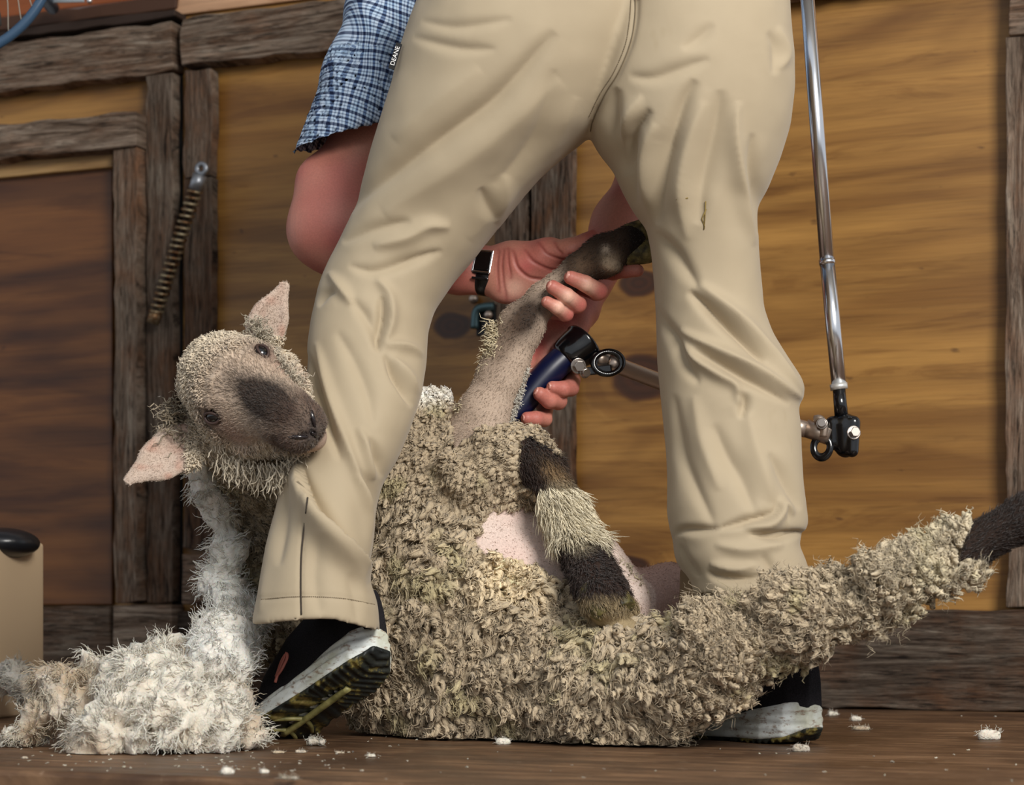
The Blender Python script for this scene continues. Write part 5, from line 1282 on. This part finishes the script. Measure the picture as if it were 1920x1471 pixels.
# ================================================================ shorn wool lying on the boards
def wool_heap(name, blobs, lo, hi, h, amp, seed, cr, parent=None, k=.02, strands_n=0, floor=.002, leaf=0):
    Fd = Field(axis(lo[0], hi[0], h), axis(lo[1], hi[1], h), axis(lo[2], hi[2], h))
    for a, b, ra, rb in blobs: Fd.cone(a, b, ra, rb, k)
    Fd.D = np.maximum(Fd.D, F32(floor)-Fd.a[2][None, None, :]).astype(F32)
    V, Q = Fd.mesh(); N = vnormals(V, Q)
    wv = V+nvec(V, .05, seed+3)*.018
    d = vnoise(wv, .050, seed)*amp*1.4+(1-2.6*np.abs(vnoise(wv*np.array([1, 1, 1.3]), .028, seed+1)))*amp*.85+(1-2.4*np.abs(vnoise(wv*np.array([1.6, 1.6, .7]), .011, seed+2)))*amp*.42+vnoise(wv, .005, seed+4)*amp*.14
    V = V+N*d[:, None]; V[:, 2] = np.maximum(V[:, 2], floor*.5)
    N = vnormals(V, Q); c = cr(V, d/amp)
    out = [(V, Q, c)]
    if strands_n:
        q, W = sample(V, Q, strands_n, np.where(V[:, 2] > .006, 1., .02)); R = wsum(V, q, W); Nn = unit(wsum(N, q, W)); D = nvec(R, .018, seed+9)*1.3; D = unit(D+np.array([0, 0, -.1])+rng.normal(size=R.shape)*.22)
        v, q2, tt, own = strands(R-Nn*.002, unit(Nn*.6+D*.8), unit(Nn*.10+D), rng.uniform(.008, .026, strands_n), rng.uniform(.0003, .0010, strands_n), K=6, M=3, wave=.0014, freq=1.6, tip=.2)
        v[:, 2] = np.maximum(v[:, 2], .001); out.append((v, q2, (wsum(c, q, W)*rng.uniform(.9, 1.12, (strands_n, 1)))[own]))
    if leaf:   # thin sheets of fleece: rows of lamellae that fan out
        q, W = sample(V, Q, leaf, np.where(V[:, 2] > .02, 1., .0)); R = wsum(V, q, W); Nn = unit(wsum(N, q, W)); D = unit(nvec(R, .06, seed+19)); D = unit(D-Nn*(D*Nn).sum(1)[:, None])
        v, q2, tt, own = strands(R-Nn*.006, unit(Nn*.8+D*.5), unit(Nn*.4+D), rng.uniform(.022, .044, leaf), rng.uniform(.006, .012, leaf), K=7, M=6, wave=.003, freq=.7, tip=.5, flat=.22)
        v = v+nvec(v, .006, 3)*.0012
        v[:, 2] = np.maximum(v[:, 2], .001); out.append((v, q2, (wsum(c, q, W)*rng.uniform(.95, 1.12, (leaf, 1)))[own]))
    return join(out)
WHITEW = newmat('clean_wool', rough=.9, spec=.15); t = NT(WHITEW); a = t.n('ShaderNodeAttribute', attribute_name='Col').outputs['Color']; nz = t.noise(t.mapping(), 160, 5, .65)
t.out(Base_Color=t.mix(a, t.ramp(nz, [(.3, (.84, .82, .78, 1)), (.65, (1.05, 1.05, 1.05, 1))]), 1.0, 'MULTIPLY'), Sheen_Weight=.3, Subsurface_Weight=.15, Subsurface_Scale=.01, Normal=t.bump(nz, .9, .004))
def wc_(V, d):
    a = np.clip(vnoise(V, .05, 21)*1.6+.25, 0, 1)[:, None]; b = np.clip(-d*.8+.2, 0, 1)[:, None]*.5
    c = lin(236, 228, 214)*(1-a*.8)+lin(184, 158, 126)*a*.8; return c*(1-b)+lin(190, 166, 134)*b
def Pb(a, b, ra, rb): return (P(*a), P(*b), ra, rb)
heap = [Pb((285, 1325, -.05), (330, 1345, -.08), .056, .056), Pb((230, 1318, -.02), (150, 1345, -.03), .046, .042), Pb((130, 1320, -.02), (60, 1372, -.03), .040, .018), Pb((60, 1375, -.04), (5, 1390, -.03), .016, .012),
        Pb((200, 1370, -.14), (240, 1375, -.15), .030, .026), Pb((330, 1360, -.14), (385, 1370, -.12), .034, .028), Pb((375, 1310, .0), (400, 1355, -.04), .040, .034), Pb((385, 1262, .06), (350, 1300, .02), .042, .045), Pb((270, 1360, -.12), (290, 1372, -.12), .042, .036),
        Pb((452, 1375, -.08), (466, 1388, -.08), .014, .010), Pb((330, 1262, .10), (250, 1290, .06), .030, .036), Pb((190, 1278, .0), (215, 1285, 0), .028, .028)]
V, Q, c = wool_heap('h', heap, (-.75, -.24, 0), (-.25, .20, .20), .0035, .014, 3, wc_, strands_n=11000)
o = mesh_obj('shorn_wool_heap', V, Q, WHITEW, None, col=np.clip(c, 0, 1)); tag(o, 'large cream heap of shorn wool on the boards left of the shoe', 'wool heap')
# white curl of peeled fleece: runs from the cheek down to the heap; still part of the sheep's coat
def wcl(V, d):
    a = np.clip(vnoise(V, .04, 5)+.2, 0, 1)[:, None]; return lin(240, 236, 228)*(1-a*.4)+lin(206, 192, 172)*a*.4
strip = [Pb((372, 875, .13), (402, 950, .15), .012, .016), Pb((402, 950, .15), (432, 1030, .17), .016, .015), Pb((432, 1030, .17), (418, 1100, .17), .015, .022), Pb((418, 1100, .17), (445, 1165, .13), .022, .026), Pb((445, 1165, .13), (425, 1205, .04), .024, .032), Pb((425, 1205, .04), (400, 1250, -.01), .034, .038)]
V, Q, c = wool_heap('s', strip, (-.50, -.08, .04), (-.28, .27, .40), .0032, .006, 13, wcl, strands_n=3500, floor=.0)
o = mesh_obj('peeled_fleece', V, Q, WHITEW, sheep, col=np.clip(c, 0, 1)); o['label'] = 'clean white cut edge of the fleece'
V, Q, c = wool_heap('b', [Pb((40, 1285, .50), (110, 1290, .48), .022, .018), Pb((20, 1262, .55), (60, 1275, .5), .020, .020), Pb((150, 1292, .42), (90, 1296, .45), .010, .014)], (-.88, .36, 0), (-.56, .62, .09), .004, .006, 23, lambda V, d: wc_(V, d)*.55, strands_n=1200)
o = mesh_obj('shorn_wool_heap', V, Q, WHITEW, None, col=np.clip(c, 0, 1)); tag(o, 'small dingy wool heap by the bin at the left edge', 'wool heap')
# loose tufts
tufts = [(596, 1390, 18, 'thumb sized beige wool tuft in front of the lifted shoe'), (1505, 1402, 14, 'beige wool tuft by the heel of the flat shoe'), (1858, 1378, 18, 'white wool tuft far right on the boards'), (1618, 1362, 14, 'flat white wool scrap on the boards right of the flat shoe'), (1608, 1347, 9, 'tiny wool scrap just behind the flat white one'), (1564, 1338, 9, 'tiny wool scrap near the bottom plank, close to the heel'),
         (430, 1446, 11, 'white wool crumb at the front edge below the heap'), (497, 1446, 8, 'small pale wool crumb at the front edge, right of the white one'), (545, 1455, 16, 'long dingy wool shred on the front edge'), (566, 1407, 9, 'flat pale scrap left of the beige tuft'), (698, 1416, 8, 'white scrap on the boards in front of the sheep rump'), (640, 1409, 8, 'slim white sliver right of the beige tuft'), (525, 1408, 10, 'pinkish scrap on the boards under the shoe toe'), (945, 1390, 12, 'small curl of wool on the boards under the belly'), (48, 1420, 5, 'white speck at the far left of the boards')]
for i, (tx, ty, r, lb) in enumerate(tufts):
    d = CAMZ*FPX/(ty+r*.45-HY); x = (tx-CX)/FPX*d; y = CAMY+d; rr_ = r/FPX*d; c0 = np.array([x, y, rr_*.5])
    fl_ = (1.6 if i in (3, 8, 9, 11, 12) else 1.15); e = np.array([rr_*.6*fl_, rr_*.2*rng.normal(), 0]); h_ = max(.0008, rr_/9)
    rad = rr_*(.35 if fl_ > 1.5 else .55); c0[2] = rad*.75
    V, Q, c = wool_heap('t', [(c0-e, c0+e*.6, rad, rad*.7)], (x-rr_*2.6, y-rr_*2, 0), (x+rr_*2.6, y+rr_*2, rr_*2.2), h_, rad*.28, 40+i, (lambda V, d: wc_(V, d)*(1.0 if i not in (0, 1, 8) else .72)), strands_n=0, floor=.0004, k=rad*.4)
    q, W = sample(V, Q, 60); R = wsum(V, q, W); D = unit(rng.normal(size=R.shape)+np.array([0, 0, .2]))
    v, q2, tt, own = strands(R, D, unit(D+rng.normal(size=D.shape)*.7), rng.uniform(.4, 1.0, 60)*rr_, rr_*.035, K=5, M=3, wave=rr_*.1, freq=1, tip=.3); v[:, 2] = np.maximum(v[:, 2], .0006)
    V, Q, c = join([(V, Q, c), (v, q2, np.tile(c.mean(0), (len(v), 1)))])
    o = mesh_obj('wool_tuft', V, Q, WHITEW, None, col=np.clip(c, 0, 1)); tag(o, lb, 'wool tuft', 'loose wool tufts on the boards')
# crumbs nobody could count
n = 190; ly = rng.uniform(1338, 1466, n); lx = rng.uniform(0, 1920, n); lx[:90] = rng.uniform(20, 760, 90); ly[:90] = rng.uniform(1395, 1446, 90)
ok = (ly > 1345+0*lx); d = CAMZ*FPX/(ly-HY); X = (lx-CX)/FPX*d; Y = CAMY+d; keep = (d > (FD-TA*X)+.02) & (d < 3.66-TA*X); X, Y = X[keep], Y[keep]; n = len(X)
R = np.stack([X, Y, np.full(n, .0008)], 1); D = np.stack([rng.normal(size=n), rng.normal(size=n), np.zeros(n)], 1); D = unit(D)
v, q, tt, own = strands(R, D, D, rng.uniform(.001, .005, n), rng.uniform(.0003, .0010, n), K=4, M=5, wave=.0006, freq=1, tip=.5)
o = mesh_obj('wool_crumbs', v, q, WHITEW, None, col=(np.tile(lin(226, 216, 196), (n, 1))*rng.uniform(.5, 1.05, (n, 1)))[own]); tag(o, 'fine wool crumbs sprinkled over the floor boards', 'wool crumbs', kind='stuff')
